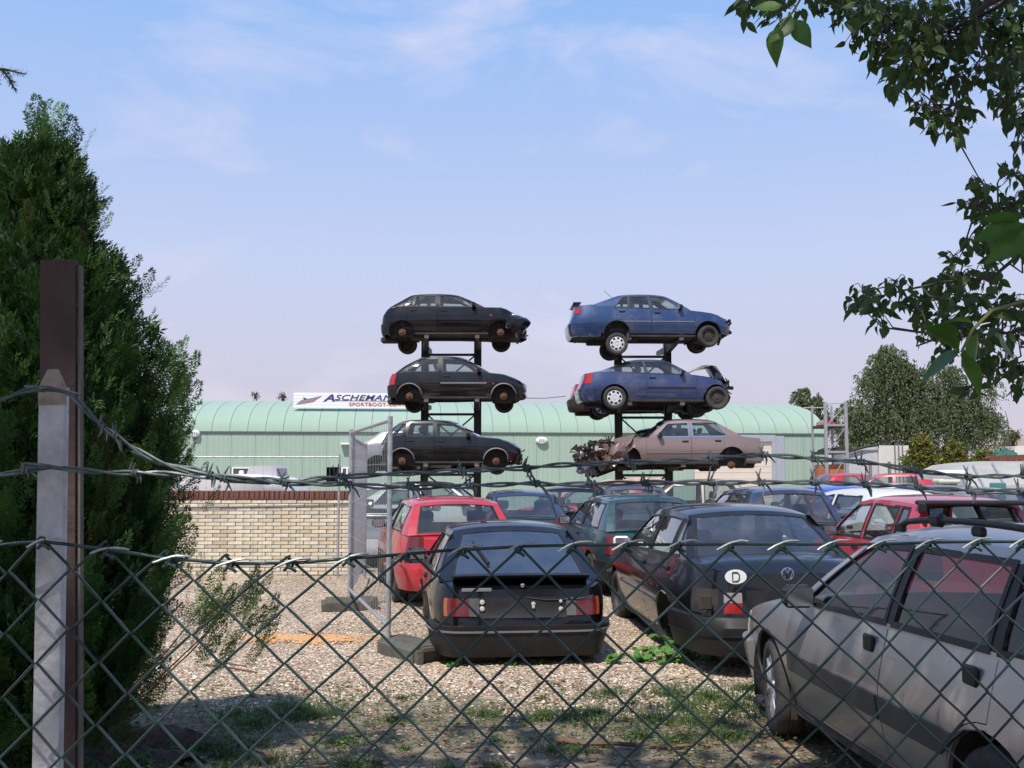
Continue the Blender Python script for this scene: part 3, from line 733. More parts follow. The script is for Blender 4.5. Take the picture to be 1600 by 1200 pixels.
# middle right: violet blue compact
PB = spec(L=4.02, W=1.67, H=1.38, xF=1.62, xR=-1.10, A=.98, B=.35, C=-.66, D=-1.48, paint=PBLUE2, Rw=.305, cr=.03,
         top=[(-2.01, .99), (-1.5, 1.03), (-.5, .97), (1.0, .93), (1.6, .86), (2.01, .76)],
         wins=[((-1.20, -.80, -.10), (-.28, -.34)), ((-.22, -.28), (.72, .30, .03))], doors=[(-.26, 1.06)], mould=(.56, .02), mouldmat=M_BLACK, rocker=.30,
         tail=[(.1, -.12), (.3, -.02), (.55, 0), (.8, -.10), (1.1, -.14)], bf=None, grille=False,
         br=(.22, .54, .04, -1.62, PBLUE2), lamps=[(-1, .62, (-1.76,), .68, .96, M_RED, 'tail_light', (1, -1))])
wh(PB, 'steel', 'cap', 'steel', 'steel')
c5 = stackcar('wrecked_car', 'violet blue two-door wreck with buckled bonnet, middle of the right rack', PB, 1019, DR, 563, deform=crumple(1.35, .08, .0, 5, push=.08), yaw=2)
junk(c5.t, (1.95, 0, .62), (.14, .62, .18), 36, 9, [M_DARK, M_BLACK])
m = MB(); rows = [[Vector((.95+.95*u, .72*(v*2-1)*(1-.1*u), 1.0+.20*math.sin(u*2.6)-(.42*max(0, u-.72)/.28)+.03*math.sin(v*9+u*7))) for v in [i/8 for i in range(9)]] for u in [i/10 for i in range(11)]]
grid(m, rows); m.obj('buckled_bonnet', PBLK, c5.t)
# bottom right: rose beige saloon facing left
P = spec(L=4.60, W=1.74, H=1.43, xF=1.36, xR=-1.40, A=.80, B=.26, C=-1.02, D=-1.72, paint=PGOLD, Rw=.31,
         top=[(-2.3, .93), (-1.7, .97), (-.5, .94), (.8, .93), (1.5, .88), (2.3, .78)], n=9,
         wins=[((-1.30, -1.02), (-.38, -.38)), ((-.28, -.28), (.62, .26))], doors=[(-1.20, -.33), (-.33, .86)], mould=(.50, .03), mouldmat=M_GREYP,
         tail=[(.1, -.06), (.3, 0), (.55, 0), (.8, -.03), (1.1, -.06)], bf=None, grille=False, hood=False, noscreen=True,
         br=(.30, .55, .04, -1.78, PGREY), seal=M_CHROME, shelf=True)
P['wheels'] = [(P['xF'], 1, 'none'), (P['xF'], -1, 'none'), (P['xR'], 1, 'hub'), (P['xR'], -1, 'hub')]; P['hubdrop'] = -.12
c6 = stackcar('wrecked_car', 'rose beige saloon wreck with its whole front torn open, lowest on the right rack', P, 1051, DR, 655, face=180, yaw=3, deform=crumple(.95, .26, .06, 6, 2.4, push=.25))
for i in range(3): junk(c6.t, (1.75+i*.32, .1, .62-.05*i), (.30, .66, .22-.03*i), 54, 10+i, [M_DARK, M_BLACK, M_RUST if i < 2 else M_GALV])
m = MB(); m.add([(1.15, .80, 1.0), (1.72, .86, .86), (1.62, .83, .58), (1.42, .86, .66), (1.28, .90, .78), (1.5, .74, .94)], [(0, 1, 5), (0, 4, 3, 1), (3, 2, 1), (0, 5, 1)]); m.obj('torn_wing', PGOLD, c6.t, smooth=None)
# back side of the racks
P = spec(paint=PBLK, L=3.9, detail=1, bf=None); wh(P, 'none', 'none'); P['wheels'] = []
c7 = stackcar('wrecked_car', 'grey hatchback wreck on the far side of the left rack behind the mesh panel', dict(P, paint=PGREY, L=4.1), 660, DL+2.9, 672, face=0)
PX = dict(PB, paint=PDKB, lamps=[(-1, .55, (-1.80,), .62, .98, M_RED, 'tail_light', (1, -1))], br=(.22, .54, .04, -1.62, M_DARK))
c8 = stackcar('wrecked_car', 'dark wreck with red tail lamp on the far side of the right rack', PX, 996, DR+2.6, 582, face=0, yaw=1)
PX = spec(paint=PDKB, L=4.1, bf=None, br=None, detail=1, top=[(-2.1, .8), (-1.7, .9), (0, .92), (.8, .9), (1.6, .74), (2.1, .55)], noscreen=True, hood=False); PX['wheels'] = []
c9 = stackcar('wrecked_car', 'dark blue stripped wreck behind the rose beige saloon', PX, 1012, DR+2.6, 668, face=180, deform=crumple(.8, .16, .2, 9))
junk(c9.t, (1.7, 0, .5), (.4, .6, .2), 60, 33, [M_DARK, M_BLACK])

# ---- parked in the yard
def emblem(c, parent, x, y, z, r, nrm_x=-1):
    """round badge with a V above a W, standing on a surface that faces backwards"""
    m = MB(); O = Vector((x, y, z))
    m.tube([O+Vector((-.004, r*math.cos(q), r*math.sin(q))) for q in [2*math.pi*k/24 for k in range(25)]], r*.10, 6, False)
    def ln(*p): m.tube([O+Vector((-.004, a*r, b*r)) for a, b in p], r*.09, 5)
    ln((.42, .86), (0, .12), (-.42, .86)); ln((.86, .42), (.42, -.80), (0, -.05), (-.42, -.80), (-.86, .42))
    m.obj('badge', M_CHROME, parent)
# black coupe, rear towards us
PS = spec(L=4.05, W=1.625, H=1.29, xF=1.24, xR=-1.16, A=.72, B=.10, C=-.86, D=-1.74, paint=PBLK, Rw=.29, n=9, yroof=.72, roofdrop=.03, rdrop=.5,
         top=[(-2.03, .80), (-1.85, .84), (-1.7, .86), (-.5, .86), (.7, .86), (1.4, .78), (2.03, .66)], bowr=.03, crown=.015,
         wins=[((-1.42, -.98), (-.42, -.46)), ((-.34, -.38), (.60, .16))], doors=[(-.38, .74)], yb=.84, rb0=.05, rb1=.93, glassr=M_GLASSB,
         tail=[(.1, -.10), (.3, -.02), (.5, .0), (.56, -.05), (.78, -.08), (.9, -.14)], blackpillar=False,
         br=(.20, .47, .06, -1.56, M_BLACK), bstrip=(.415, .43), bstripm=M_GREYP, bf=(.22, .5, .05, 1.6, M_BLACK),
         lamps=[(-1, .0, .40, .53, .70, M_BLACK, 'tail_panel', (1, -1), .006), (-1, .40, .49, .545, .695, M_SMOKE, 'reversing_light', (1, -1), .012),
                (-1, .49, .68, .545, .695, M_REDD, 'tail_light', (1, -1), .012), (-1, .68, (-1.95,), .545, .695, M_ORANGE, 'indicator_light', (1, -1), .012)])
wh(PS, 'steel', 'steel'); PS['mirrors'] = (1,)
cs = car('parked_car', 'black wedge-shaped coupe with its dark rear hatch facing the fence', PS)
rear_at(cs, 818, 8.95, 6.2, -.10)
t = cs.t; g_ = cs
m = MB(); rows = []
sp = [(-1.68, .905), (-1.76, .93), (-1.88, .945), (-1.92, .93), (-1.88, .905), (-1.72, .87)]
m.add([Vector((x, y, z-.015*abs(y)**2)) for y in np.linspace(-.60, .60, 13) for x, z in sp], [(i*6+k, i*6+(k+1) % 6, (i+1)*6+(k+1) % 6, (i+1)*6+k) for i in range(12) for k in range(6)]+[tuple(range(6)), tuple(range(72, 78))[::-1]])
m.v = [Vector((v.x+.0, v.y, v.z-.045)) for v in m.v]; m.obj('rear_spoiler', M_BLACK, t)
m = MB(); p0 = cs.screen(-1, .15, .05, .02); p1 = cs.screen(-1, .62, -.55, .03); p1b = cs.screen(-1, .62, .5, .03)
m.tube([cs.screen(-1, .30, .38, .04), cs.screen(-1, .72, .62, .03)], [.016, .010], 4); m.obj('rear_wiper', M_BLACK, t)
xb = cs.sh.pos(cs.sh.T/2, .62, .012).x
for y, z, r, mm in ((.355, .665, .021, M_WHITEL), (.355, .61, .021, M_WHITEL), (-.33, .60, .020, M_WHITEL), (-.33, .665, .014, M_WHITEL), (-.09, .645, .018, M_WHITEL), (-.09, .618, .013, M_WHITEL), (.0, .80, .018, M_CHROME)):
    xx = cs.sh.pos(cs.sh.s_y(abs(y), -1), z, .018).x
    MB().lathe([(r, .008), (r, -.006), (r*.2, -.010), (.001, -.010)], 16, (xx, y, z), 'X').obj('plate_clip', mm, t)
m = MB(); xx = cs.sh.pos(cs.sh.T/2, .76, .01).x; m.bbox((xx, .40, .765), (.012, .26, .03), .004); m.obj('model_badge', M_GREYP, t)
MB().tube([(xx-.01, -.02, .70), (xx-.02, -.2, .675), (xx-.02, -.5, .68), (xx-.01, -.62, .71)], .006, 5).obj('loose_cable', M_BLACK, t)
# black saloon
PP = spec(L=4.57, W=1.70, H=1.43, xF=1.42, xR=-1.22, A=.92, B=.22, C=-1.10, D=-1.72, paint=PBLK2, Rw=.30, n=7, yroof=.70,
         top=[(-2.29, .93), (-2.1, 1.0), (-1.7, 1.01), (-.5, .97), (.9, .93), (1.6, .84), (2.29, .72)], cr=.02, bowr=.09,
         wins=[((-1.50, -1.22), (-1.22, -1.14)), ((-1.17, -1.09), (-.36, -.40)), ((-.28, -.32), (.78, .26, .03))], doors=[(-1.34, -.32), (-.32, .96)], yb=.90, rb0=.04, rb1=.94,
         mould=(.53, .035), mouldmat=M_GREYP, rocker=.28,
         tail=[(.1, -.10), (.3, 0), (.5, .0), (.56, -.06), (.8, -.08), (1.0, -.10)],
         br=(.24, .55, .07, -1.58, M_BLACK), bstrip=(.40, .41), bf=(.24, .55, .06, 1.7, M_BLACK), mirmat=M_BLACK,
         lamps=[(-1, .0, .38, .56, .76, M_BLACK, 'plate_recess', (1, -1), .003), (-1, .42, .575, .665, .745, M_GREYL, 'reversing_light', (1, -1), .012),
                (-1, .42, .575, .575, .665, M_RED, 'tail_light', (1, -1), .012), (-1, .62, .79, .57, .77, M_DARK, 'lamp_hole', (1,), .004), (-1, .62, (-2.12,), .57, .77, M_RED, 'tail_light', (-1,), .012)])
wh(PP, 'steel', 'steel'); PP['wheels'][2] = (PP['xR'], -1, 'steel'); PP['wheels'][3] = (PP['xR'], 1, 'none'); PP['mirmat'] = M_WHITE
cp = car('parked_car', 'black saloon with a white oval D sticker on its boot', PP)
cp.t.name = 'parked_car'; rear_at(cp, 1233, 8.55, 4.2, -.06)
def onrear(c, y, z, off): return c.sh.pos(c.sh.s_y(abs(y), -1), z, off)
p = onrear(cp, .44, .875, .006); m = MB().lathe([(1, 0), (1, -.004), (.001, -.005)], 28, axis='X'); m.v = [Vector((v.x+p.x, v.y*.092+.44, v.z*.060+.875)) for v in m.v]; st = m.obj('country_sticker', M_WHITE, cp.t)
m = MB(); m.tube([Vector((p.x-.008, .44-a, .875+b)) for a, b in ((-.028, .036), (-.028, -.036), (.012, -.036), (.030, -.016), (.030, .016), (.012, .036), (-.028, .036))], .005, 4); m.obj('letter_d', M_BLACK, st)
p = onrear(cp, 0, .90, .004); emblem(cp, cp.t, p.x-.004, 0, .895, .05)
MB().bbox((onrear(cp, .5, .62, .0).x+.0, .70, .67), (.02, .10, .12), .01).obj('empty_lamp_socket', M_DARK, cp.t)
# silver estate in the foreground
PE = spec(L=4.55, W=1.70, H=1.43, xF=1.36, xR=-1.30, A=.92, B=.22, C=-1.72, D=-2.10, paint=PSILV, Rw=.305, n=7, Ra=.365, yroof=.72, steer=-.16, blackpillar=True, hsize=(.12, .02, .085),
         top=[(-2.28, .98), (-1.8, .99), (-.5, .96), (.9, .92), (1.6, .84), (2.28, .70)], glass=M_GLASSD, glassf=M_GLASS,
         wins=[((-1.92, -1.74), (-1.30, -1.28)), ((-1.22, -1.22), (-.38, -.40)), ((-.30, -.32), (.76, .20, .03))], doors=[(-1.30, -.34), (-.34, .96)],
         mould=(.49, .115), mouldmat=mat('dark grey strip', (.045, .047, .055), .5), rocker=.29, nose=[(.1, -.10), (.3, 0), (.55, 0), (.7, -.06), (.95, -.16)],
         bf=(.22, .53, .05, 1.76, PSILV), br=(.22, .55, .06, -1.72, M_BLACK), mirmat=M_BLACK, handle_drop=.12,
         lamps=[(1, .50, (2.0,), .56, .70, M_WHITEL, 'headlight', (1, -1))])
wh(PE, 'alloy', 'alloy')
ce = car('parked_car', 'silver estate car with roof rails, nearest to the fence', PE)
a = R(90+4.2); fw = px(1190, 738, 6.75); fx, fy = fw.x+.02, 6.75
ctr = Vector((fx, fy, 0))-Vector((math.cos(a), math.sin(a), 0))*PE['xF']+Vector((math.sin(a), -math.cos(a), 0))*(PE['W']/2-.02)
ce.t.location = (ctr.x, ctr.y, 0); ce.t.rotation_euler[2] = a
for sd in (1, -1):
    pts = []
    for k in range(13):
        x = .02-1.62*k/12; z = ce.zroof(x)+.055+(.03*math.sin(math.pi*k/12)**.3 if 0 < k < 12 else -.01); pts.append(Vector((x, sd*.56, z)))
    m = MB().tube(pts, .016, 8); 
    for x in (-.02, -.8, -1.56): m.bbox((x, sd*.56, ce.zroof(x)+.045), (.10, .03, .045), .010)
    m.obj('roof_rail', M_BLACK, ce.t)
MB().bbox((-.42, .56, ce.zroof(-.4)+.085), (.12, .05, .07), .02).obj('rack_clamp', M_BLACK, ce.t)
m = MB(); m.box((1.02, .852-.02, .62), (.06, .012, .03)); m.obj('side_indicator', M_ORANGE, ce.t)
p = ce.sh.pos(ce.sh.s_x(-1.72), .80, .003); m = MB()
m.tube([p+Vector((dx, 0, dz)) for dx, dz in ((-.1, .07), (.08, .07), (.1, .05), (.1, -.06), (.08, -.08), (-.1, -.08), (-.12, -.06), (-.12, .05), (-.1, .07))], .004, 4); m.obj('fuel_flap', M_BLACK, ce.t)
# red hatchback left
PH = spec(L=4.0, W=1.66, H=1.38, paint=PRED, C=-1.40, D=-1.80, cr=.02, H_=0, rb0=.03, yb=.84, mould=(.52, .05),
          top=[(-2.0, .90), (-1.75, .95), (-.5, .94), (.8, .92), (1.5, .82), (2.0, .68)], tail=[(.1, -.05), (.3, .02), (.5, .02), (.56, -.02), (.95, -.08)],
          wins=[((-1.50, -1.36), (-.48, -.50)), ((-.40, -.42), (.66, .20))], doors=[(-.44, .78)], xR=-1.22, xF=1.25,
          br=(.24, .52, .06, -1.6, PRED), lamps=[(-1, .52, (-1.86,), .70, .90, M_REDD, 'tail_light', (1, -1), .012), (-1, .52, (-1.84,), .58, .68, M_BLACK, 'lamp_strip', (1, -1), .006)])
ch = car('parked_car', 'red three-door hatchback beside the mesh fence panel', PH); rear_at(ch, 724, 12.9, 11.5, -.02)
# red hatchback right with spoiler
PT = dict(PH); PT.update(wins=[((-1.50, -1.40), (-1.24, -1.22)), ((-1.18, -1.16), (-.42, -.42)), ((-.32, -.32), (.70, .22))], doors=[(-1.2, -.37), (-.37, .8)], H=1.44, C=-1.5, D=-1.84)
ct = car('parked_car', 'red five-door hatchback with black rear spoiler beyond the silver estate', PT); rear_at(ct, 1545, 10.7, 1.0, -.02)
m = MB(); m.bbox((-1.66, 0, 1.375), (.26, 1.20, .05), .018); [m.bbox((-1.74, s*.60, 1.33), (.14, .04, .10), .015) for s in (1, -1)]; m.obj('rear_spoiler', M_BLACK, ct.t)
# teal hatchback
PG = dict(PH, paint=PTEAL, H=1.40, mirmat=M_BLACK); PG['lamps'] = [(-1, .54, (-1.86,), .60, .86, M_REDD, 'tail_light', (1, -1), .01)]; PG['br'] = (.24, .52, .06, -1.6, M_BLACK)
c = car('parked_car', 'teal hatchback between the black coupe and the black saloon', PG); rear_at(c, 1028, 13.9, 6.5, -.03)
MB().tube([(-1.2, .0, 1.42), (-1.75, .0, 1.78)], .006, 4).obj('aerial', M_BLACK, c.t)
MB().tube([c.screen(-1, .1, 0, .03), c.screen(-1, .75, .1, .03)], .01, 4).obj('rear_wiper', M_BLACK, c.t)
# dark blue hatchback facing us
PO = dict(PH, paint=PDKB, D=-1.86, C=-1.15, H=1.37)
c = car('parked_car', 'dark blue hatchback behind the red hatchback and the coupe', PO); rear_at(c, 822, 17.2, 3, 0)
# dark blue estate-like hatch
PV = dict(PH, paint=PDKB, H=1.46, C=-1.35, D=-1.86, doors=PT['doors'], wins=[((-1.15, -1.12), (-.42, -.42)), ((-.32, -.32), (.68, .22))])
c = car('parked_car', 'dark blue hatchback just beyond the roof of the black saloon', PV); rear_at(c, 1258, 15.2, 5.5, 0)
MB().lathe([(.04, 0), (.04, -.01), (.001, -.012)], 12, (onrear(c, 0, .9, .01).x, 0, .88), 'X').obj('badge', M_CHROME, c.t)
# estate rear behind teal
PW = dict(PV, paint=paint('slate blue', (.05, .06, .085)), H=1.45, L=4.4)
c = car('parked_car', 'slate blue estate car behind the teal hatchback', PW); rear_at(c, 1003, 19.3, 2, 0)
# light grey van-like car behind mesh panel
PM = dict(PV, paint=PGREY, H=1.48, C=-1.6, D=-1.9, br=(.24, .5, .07, -1.6, M_HUBCAP), glass=M_GLASS)
c = car('parked_car', 'light grey estate car seen through the mesh fence panel', PM); rear_at(c, 596, 18.2, 2, 0)
m = MB().bbox((onrear(c, 0, .9, .02).x, 0, .93), (.03, 1.5, .05), .01); m.obj('chrome_strip', M_HUBCAP, c.t)
m = MB().bbox((onrear(c, 0, .9, .02).x, 0, .62), (.03, 1.5, .05), .01); m.obj('chrome_strip', M_HUBCAP, c.t)
# white saloon sideways
PQ = spec(L=4.5, W=1.72, H=1.43, paint=PWHITE, roofpaint=PBLK2, A=.95, B=.30, C=-1.05, D=-1.7, xF=1.4, xR=-1.3, wins=[((-1.3, -1.0), (-.36, -.36)), ((-.28, -.28), (.80, .32))], doors=[(-1.2, -.32), (-.32, .95)])
car('parked_car', 'white saloon with dark roof parked sideways behind the red hatchback', PQ, .05, (LX(686, 23), 23), R(-4))
car('parked_car', 'red hatchback with raised bonnet in the back row', dict(PV, paint=PRED, H=1.40), .0, (LX(912, 24.5), 24.5), R(168))
c = car('parked_car', 'dark wreck with crushed windscreen in the back row', dict(PV, paint=PBLK, H=1.42, noscreen=True), 0, (LX(912, 21.5), 21.5), R(75), deform=crumple(-.2, .10, .1, 12))
car('parked_car', 'beige saloon parked sideways below the right rack', dict(PQ, paint=PBEI, roofpaint=PBEI, H=1.47), .05, (LX(1072, 24), 24), R(180-6))
c = car('parked_car', 'bright blue hatchback beyond the dark blue hatchback', dict(PV, paint=PBRI, H=1.42, detail=1), 0); rear_at(c, 1352, 20.5, 8, 0)
c = car('parked_car', 'white hatchback just beyond the roof of the right red hatchback', dict(PV, paint=PWHITE, H=1.42), 0); rear_at(c, 1452, 15.8, 14, 0)
c = car('parked_car', 'white saloon in the back row beside the trailer', dict(PQ, paint=PWHITE, roofpaint=PWHITE, H=1.45), 0, (LX(1420, 22), 22), R(8))
c = car('parked_car', 'dark blue saloon in front of the awning trailer', dict(PQ, paint=PDKB, roofpaint=PDKB, H=1.44), 0, (LX(1492, 20), 20), R(4))
c = car('parked_car', 'grey hatchback at the far right edge', dict(PV, paint=PGREY, H=1.43), 0); rear_at(c, 1590, 16.8, 10, 0)
# ---------------- ground ----------------
def ground_material():
    m = bpy.data.materials.new('gravel and earth'); m.use_nodes = True; t = m.node_tree; p = t.nodes['Principled BSDF']; L = t.links.new
    co = N(t, 'ShaderNodeTexCoord'); s = N(t, 'ShaderNodeSeparateXYZ'); L(co.outputs['Object'], s.inputs[0])
    v = N(t, 'ShaderNodeTexVoronoi', Scale=50); L(co.outputs['Object'], v.inputs['Vector'])
    wn = N(t, 'ShaderNodeSeparateColor'); L(v.outputs['Color'], wn.inputs[0])
    r = N(t, 'ShaderNodeValToRGB'); L(wn.outputs[0], r.inputs[0]); r.color_ramp.interpolation = 'CONSTANT'
    cols = [(0, (.13, .10, .07)), (.16, (.42, .325, .23)), (.34, (.54, .42, .30)), (.52, (.32, .25, .19)), (.66, (.60, .50, .38)), (.82, (.45, .355, .26)), (.93, (.74, .65, .52))]
    r.color_ramp.elements[0].position = cols[0][0]; r.color_ramp.elements[0].color = (*cols[0][1], 1); r.color_ramp.elements[1].position = cols[1][0]; r.color_ramp.elements[1].color = (*cols[1][1], 1)
    for q, c in cols[2:]: e = r.color_ramp.elements.new(q); e.color = (*c, 1)
    er = N(t, 'ShaderNodeTexNoise', Scale=9, Detail=8, Roughness=.7); L(co.outputs['Object'], er.inputs['Vector'])
    e2 = N(t, 'ShaderNodeValToRGB'); L(er.outputs[0], e2.inputs[0]); e2.color_ramp.elements[0].position = .3; e2.color_ramp.elements[0].color = (.065, .052, .034, 1)
    e2.color_ramp.elements[1].position = .7; e2.color_ramp.elements[1].color = (.27, .215, .155, 1)
    n = N(t, 'ShaderNodeTexNoise', Scale=1.1, Detail=7, Roughness=.65); L(co.outputs['Object'], n.inputs['Vector'])
    a = N(t, 'ShaderNodeMath', _operation='MULTIPLY_ADD'); a.inputs[1].default_value = 3.6; L(n.outputs[0], a.inputs[0])
    a.inputs[2].default_value = -1.8; b = N(t, 'ShaderNodeMath', _operation='ADD'); L(s.outputs['Y'], b.inputs[0]); L(a.outputs[0], b.inputs[1])
    k = N(t, 'ShaderNodeMapRange'); k.inputs[1].default_value = 7.0; k.inputs[2].default_value = 8.5; L(b.outputs[0], k.inputs[0])
    n2 = N(t, 'ShaderNodeTexNoise', Scale=14, Detail=4); L(co.outputs['Object'], n2.inputs['Vector'])
    k2 = N(t, 'ShaderNodeMath', _operation='GREATER_THAN'); k2.inputs[1].default_value = .5
    k3 = N(t, 'ShaderNodeMath', _operation='ADD'); L(k.outputs[0], k3.inputs[0]); k4 = N(t, 'ShaderNodeMath', _operation='MULTIPLY_ADD'); L(n2.outputs[0], k4.inputs[0]); k4.inputs[1].default_value = 1.0; k4.inputs[2].default_value = -.45
    L(k4.outputs[0], k3.inputs[1]); k3.use_clamp = True
    big = N(t, 'ShaderNodeTexNoise', Scale=.8, Detail=5); L(co.outputs['Object'], big.inputs['Vector'])
    bm_ = N(t, 'ShaderNodeMapRange'); bm_.inputs[1].default_value = .3; bm_.inputs[2].default_value = .7; bm_.inputs[3].default_value = .60; bm_.inputs[4].default_value = 1.05; L(big.outputs[0], bm_.inputs[0])
    g2 = N(t, 'ShaderNodeMix', _data_type='RGBA', _blend_type='MULTIPLY'); g2.inputs[0].default_value = 1; L(r.outputs[0], g2.inputs[6]); L(bm_.outputs[0], g2.inputs[7])
    mx = N(t, 'ShaderNodeMix', _data_type='RGBA'); L(k3.outputs[0], mx.inputs[0]); L(e2.outputs[0], mx.inputs[6]); L(g2.outputs[2], mx.inputs[7])
    L(mx.outputs[2], p.inputs['Base Color']); p.inputs['Roughness'].default_value = .95; p.inputs['Specular IOR Level'].default_value = .2
    bp = N(t, 'ShaderNodeBump', Strength=.9, Distance=.012); bp.invert = True; L(v.outputs['Distance'], bp.inputs['Height']); L(bp.outputs[0], p.inputs['Normal'])
    return m
def gz(x, y):
    """gentle unevenness of the ground near the fence"""
    if y > 30 or y < -3 or abs(x) > 14: return 0
    k = min(1, (30-y)/6, (y+3)/2, (14-abs(x))/3)
    return k*(.03*noise.noise(Vector((x*.6, y*.6, 0)))+.012*noise.noise(Vector((x*2.3, y*2.3, 5))))-.0
xs = sorted(set([-1500, -400, -120, -40, -20]+[i*.25 for i in range(-56, 57)]+[20, 40, 120, 400, 1500]))
ys_ = sorted(set([-60, -20, -3]+[i*.25 for i in range(-12, 121)]+[40, 80, 200, 600, 2500]))
V = [(x, y, gz(x, y)) for y in ys_ for x in xs]; nx = len(xs)
F = [(i*nx+j, i*nx+j+1, (i+1)*nx+j+1, (i+1)*nx+j) for i in range(len(ys_)-1) for j in range(nx-1)]
link('ground', npmesh(V, F, True), ground_material(), kind='structure')

# pebbles standing proud of the gravel
def pebble_material():
    m = bpy.data.materials.new('pebble stone'); m.use_nodes = True; t = m.node_tree; p = t.nodes['Principled BSDF']
    a = N(t, 'ShaderNodeAttribute'); a.attribute_name = 'tone'
    t.links.new(a.outputs['Color'], p.inputs['Base Color']); p.inputs['Roughness'].default_value = .85; return m
def scatter(base_v, base_f, P, S, Rz, tilt=None, tones=None):
    """join many copies of a small shape; numpy"""
    n = len(P); bv = np.asarray(base_v, float); bf = np.asarray(base_f, int); k = len(bv)
    c, s = np.cos(Rz), np.sin(Rz)
    v = bv[None]*S[:, None, :]
    if tilt is not None:
        ct, st_ = np.cos(tilt), np.sin(tilt); y = v[:, :, 1]*ct[:, None]-v[:, :, 2]*st_[:, None]; z = v[:, :, 1]*st_[:, None]+v[:, :, 2]*ct[:, None]
        v = np.stack([v[:, :, 0], y, z], 2)
    x = v[:, :, 0]*c[:, None]-v[:, :, 1]*s[:, None]; y = v[:, :, 0]*s[:, None]+v[:, :, 1]*c[:, None]
    v = np.stack([x, y, v[:, :, 2]], 2)+P[:, None, :]
    f = bf[None]+(np.arange(n)*k)[:, None, None]
    me = npmesh(v.reshape(-1, 3), f.reshape(-1, bf.shape[1]))
    if tones is not None:
        at = me.attributes.new('tone', 'FLOAT_COLOR', 'POINT'); col = np.ones((n, k, 4), np.float32); col[:, :, :3] = tones[:, None, :]; at.data.foreach_set('color', col.ravel())
    return me
rng = np.random.default_rng(3)
OCT = ([(1, 0, 0), (0, 1, 0), (-1, 0, 0), (0, -1, 0), (.2, .1, .8), (0, 0, -.6)], [(0, 1, 4), (1, 2, 4), (2, 3, 4), (3, 0, 4)])
def field(n, ymin, ymax, p=1.0):
    u = rng.random(n); D = 1/(1/ymin+(1/ymax-1/ymin)*u)
    x = (rng.random(n)*2-1)*(.56*D)
    return x, D
GZ = np.vectorize(gz)
n = 95000; x, D = field(n, 7.2, 20)
nzv = np.array([noise.noise(Vector((a*.9, b*.9, 3))) for a, b in zip(x, D)])
keep = (D+nzv*2.0 > 7.7) | (rng.random(n) < .10); x, D = x[keep], D[keep]; n = len(x)
pal = np.array([.90, .85, .79])*np.array([(.16, .12, .09), (.44, .35, .27), (.56, .46, .36), (.35, .26, .19), (.64, .56, .46), (.47, .40, .33), (.80, .73, .62), (.38, .22, .15)])
S = rng.uniform(.006, .017, (n, 1))*np.stack([rng.uniform(.8, 1.5, n), rng.uniform(.7, 1, n), rng.uniform(.5, .9, n)], 1)
me = scatter(*OCT, np.stack([x, D, GZ(x, D)+.003], 1), S, rng.uniform(0, 6.3, n), None, pal[rng.integers(0, len(pal), n)]*rng.uniform(.8, 1.15, (n, 1)))
link('pebbles', me, pebble_material(), kind='stuff', label='pinkish pale pebbles lying over the gravel yard', category='gravel')
# larger stones and leaf litter on the near earth
n = 3400; x, D = field(n, 4.6, 8.4)
S = rng.uniform(.006, .020, (n, 1))*np.stack([rng.uniform(.8, 1.5, n), rng.uniform(.7, 1, n), rng.uniform(.5, .9, n)], 1)
link('loose_stones', scatter(*OCT, np.stack([x, D, GZ(x, D)+.004], 1), S, rng.uniform(0, 6.3, n), None, pal[rng.integers(0, len(pal), n)]*rng.uniform(.45, .9, (n, 1))), pebble_material(), kind='stuff', label='small pale stones strewn over the dark earth by the fence', category='stones')
LEAFB = ([(-1, 0, 0), (-.3, .42, .12), (1, 0, .1), (-.3, -.42, .12)], [(0, 1, 2, 3)])
n = 2600; x, D = field(n, 4.6, 8.6); lp = np.array([(.20, .10, .05), (.28, .16, .08), (.14, .08, .05), (.34, .24, .13), (.24, .09, .05)])
link('leaf_litter', scatter(*LEAFB, np.stack([x, D, GZ(x, D)+.012], 1), rng.uniform(.016, .042, (n, 1))*np.ones((1, 3)), rng.uniform(0, 6.3, n), rng.uniform(-.6, .6, n), lp[rng.integers(0, 5, n)]*rng.uniform(.6, 1.1, (n, 1))), pebble_material(), kind='stuff', label='dry brown leaves lying on the earth by the fence', category='leaf litter')
# orange sawdust
n = 2300; a = rng.normal(0, 1, (n, 2)); q = px(478, 738, 10.35)
x = q.x+a[:, 0]*.30+a[:, 1]*.0; D = 10.42+a[:, 1]*.15*(1+.5*np.sin(a[:, 0]*4)); tn = np.array([(.58, .29, .11), (.60, .36, .18), (.48, .26, .12)])
link('orange_sawdust', scatter(*OCT, np.stack([x, D, GZ(x, D)+.014], 1), rng.uniform(.006, .014, (n, 1))*np.ones((1, 3)), rng.uniform(0, 6.3, n), None, tn[rng.integers(0, 3, n)]*rng.uniform(.8, 1.1, (n, 1))), pebble_material(), kind='stuff', label='streak of orange sawdust spilt on the gravel', category='sawdust')

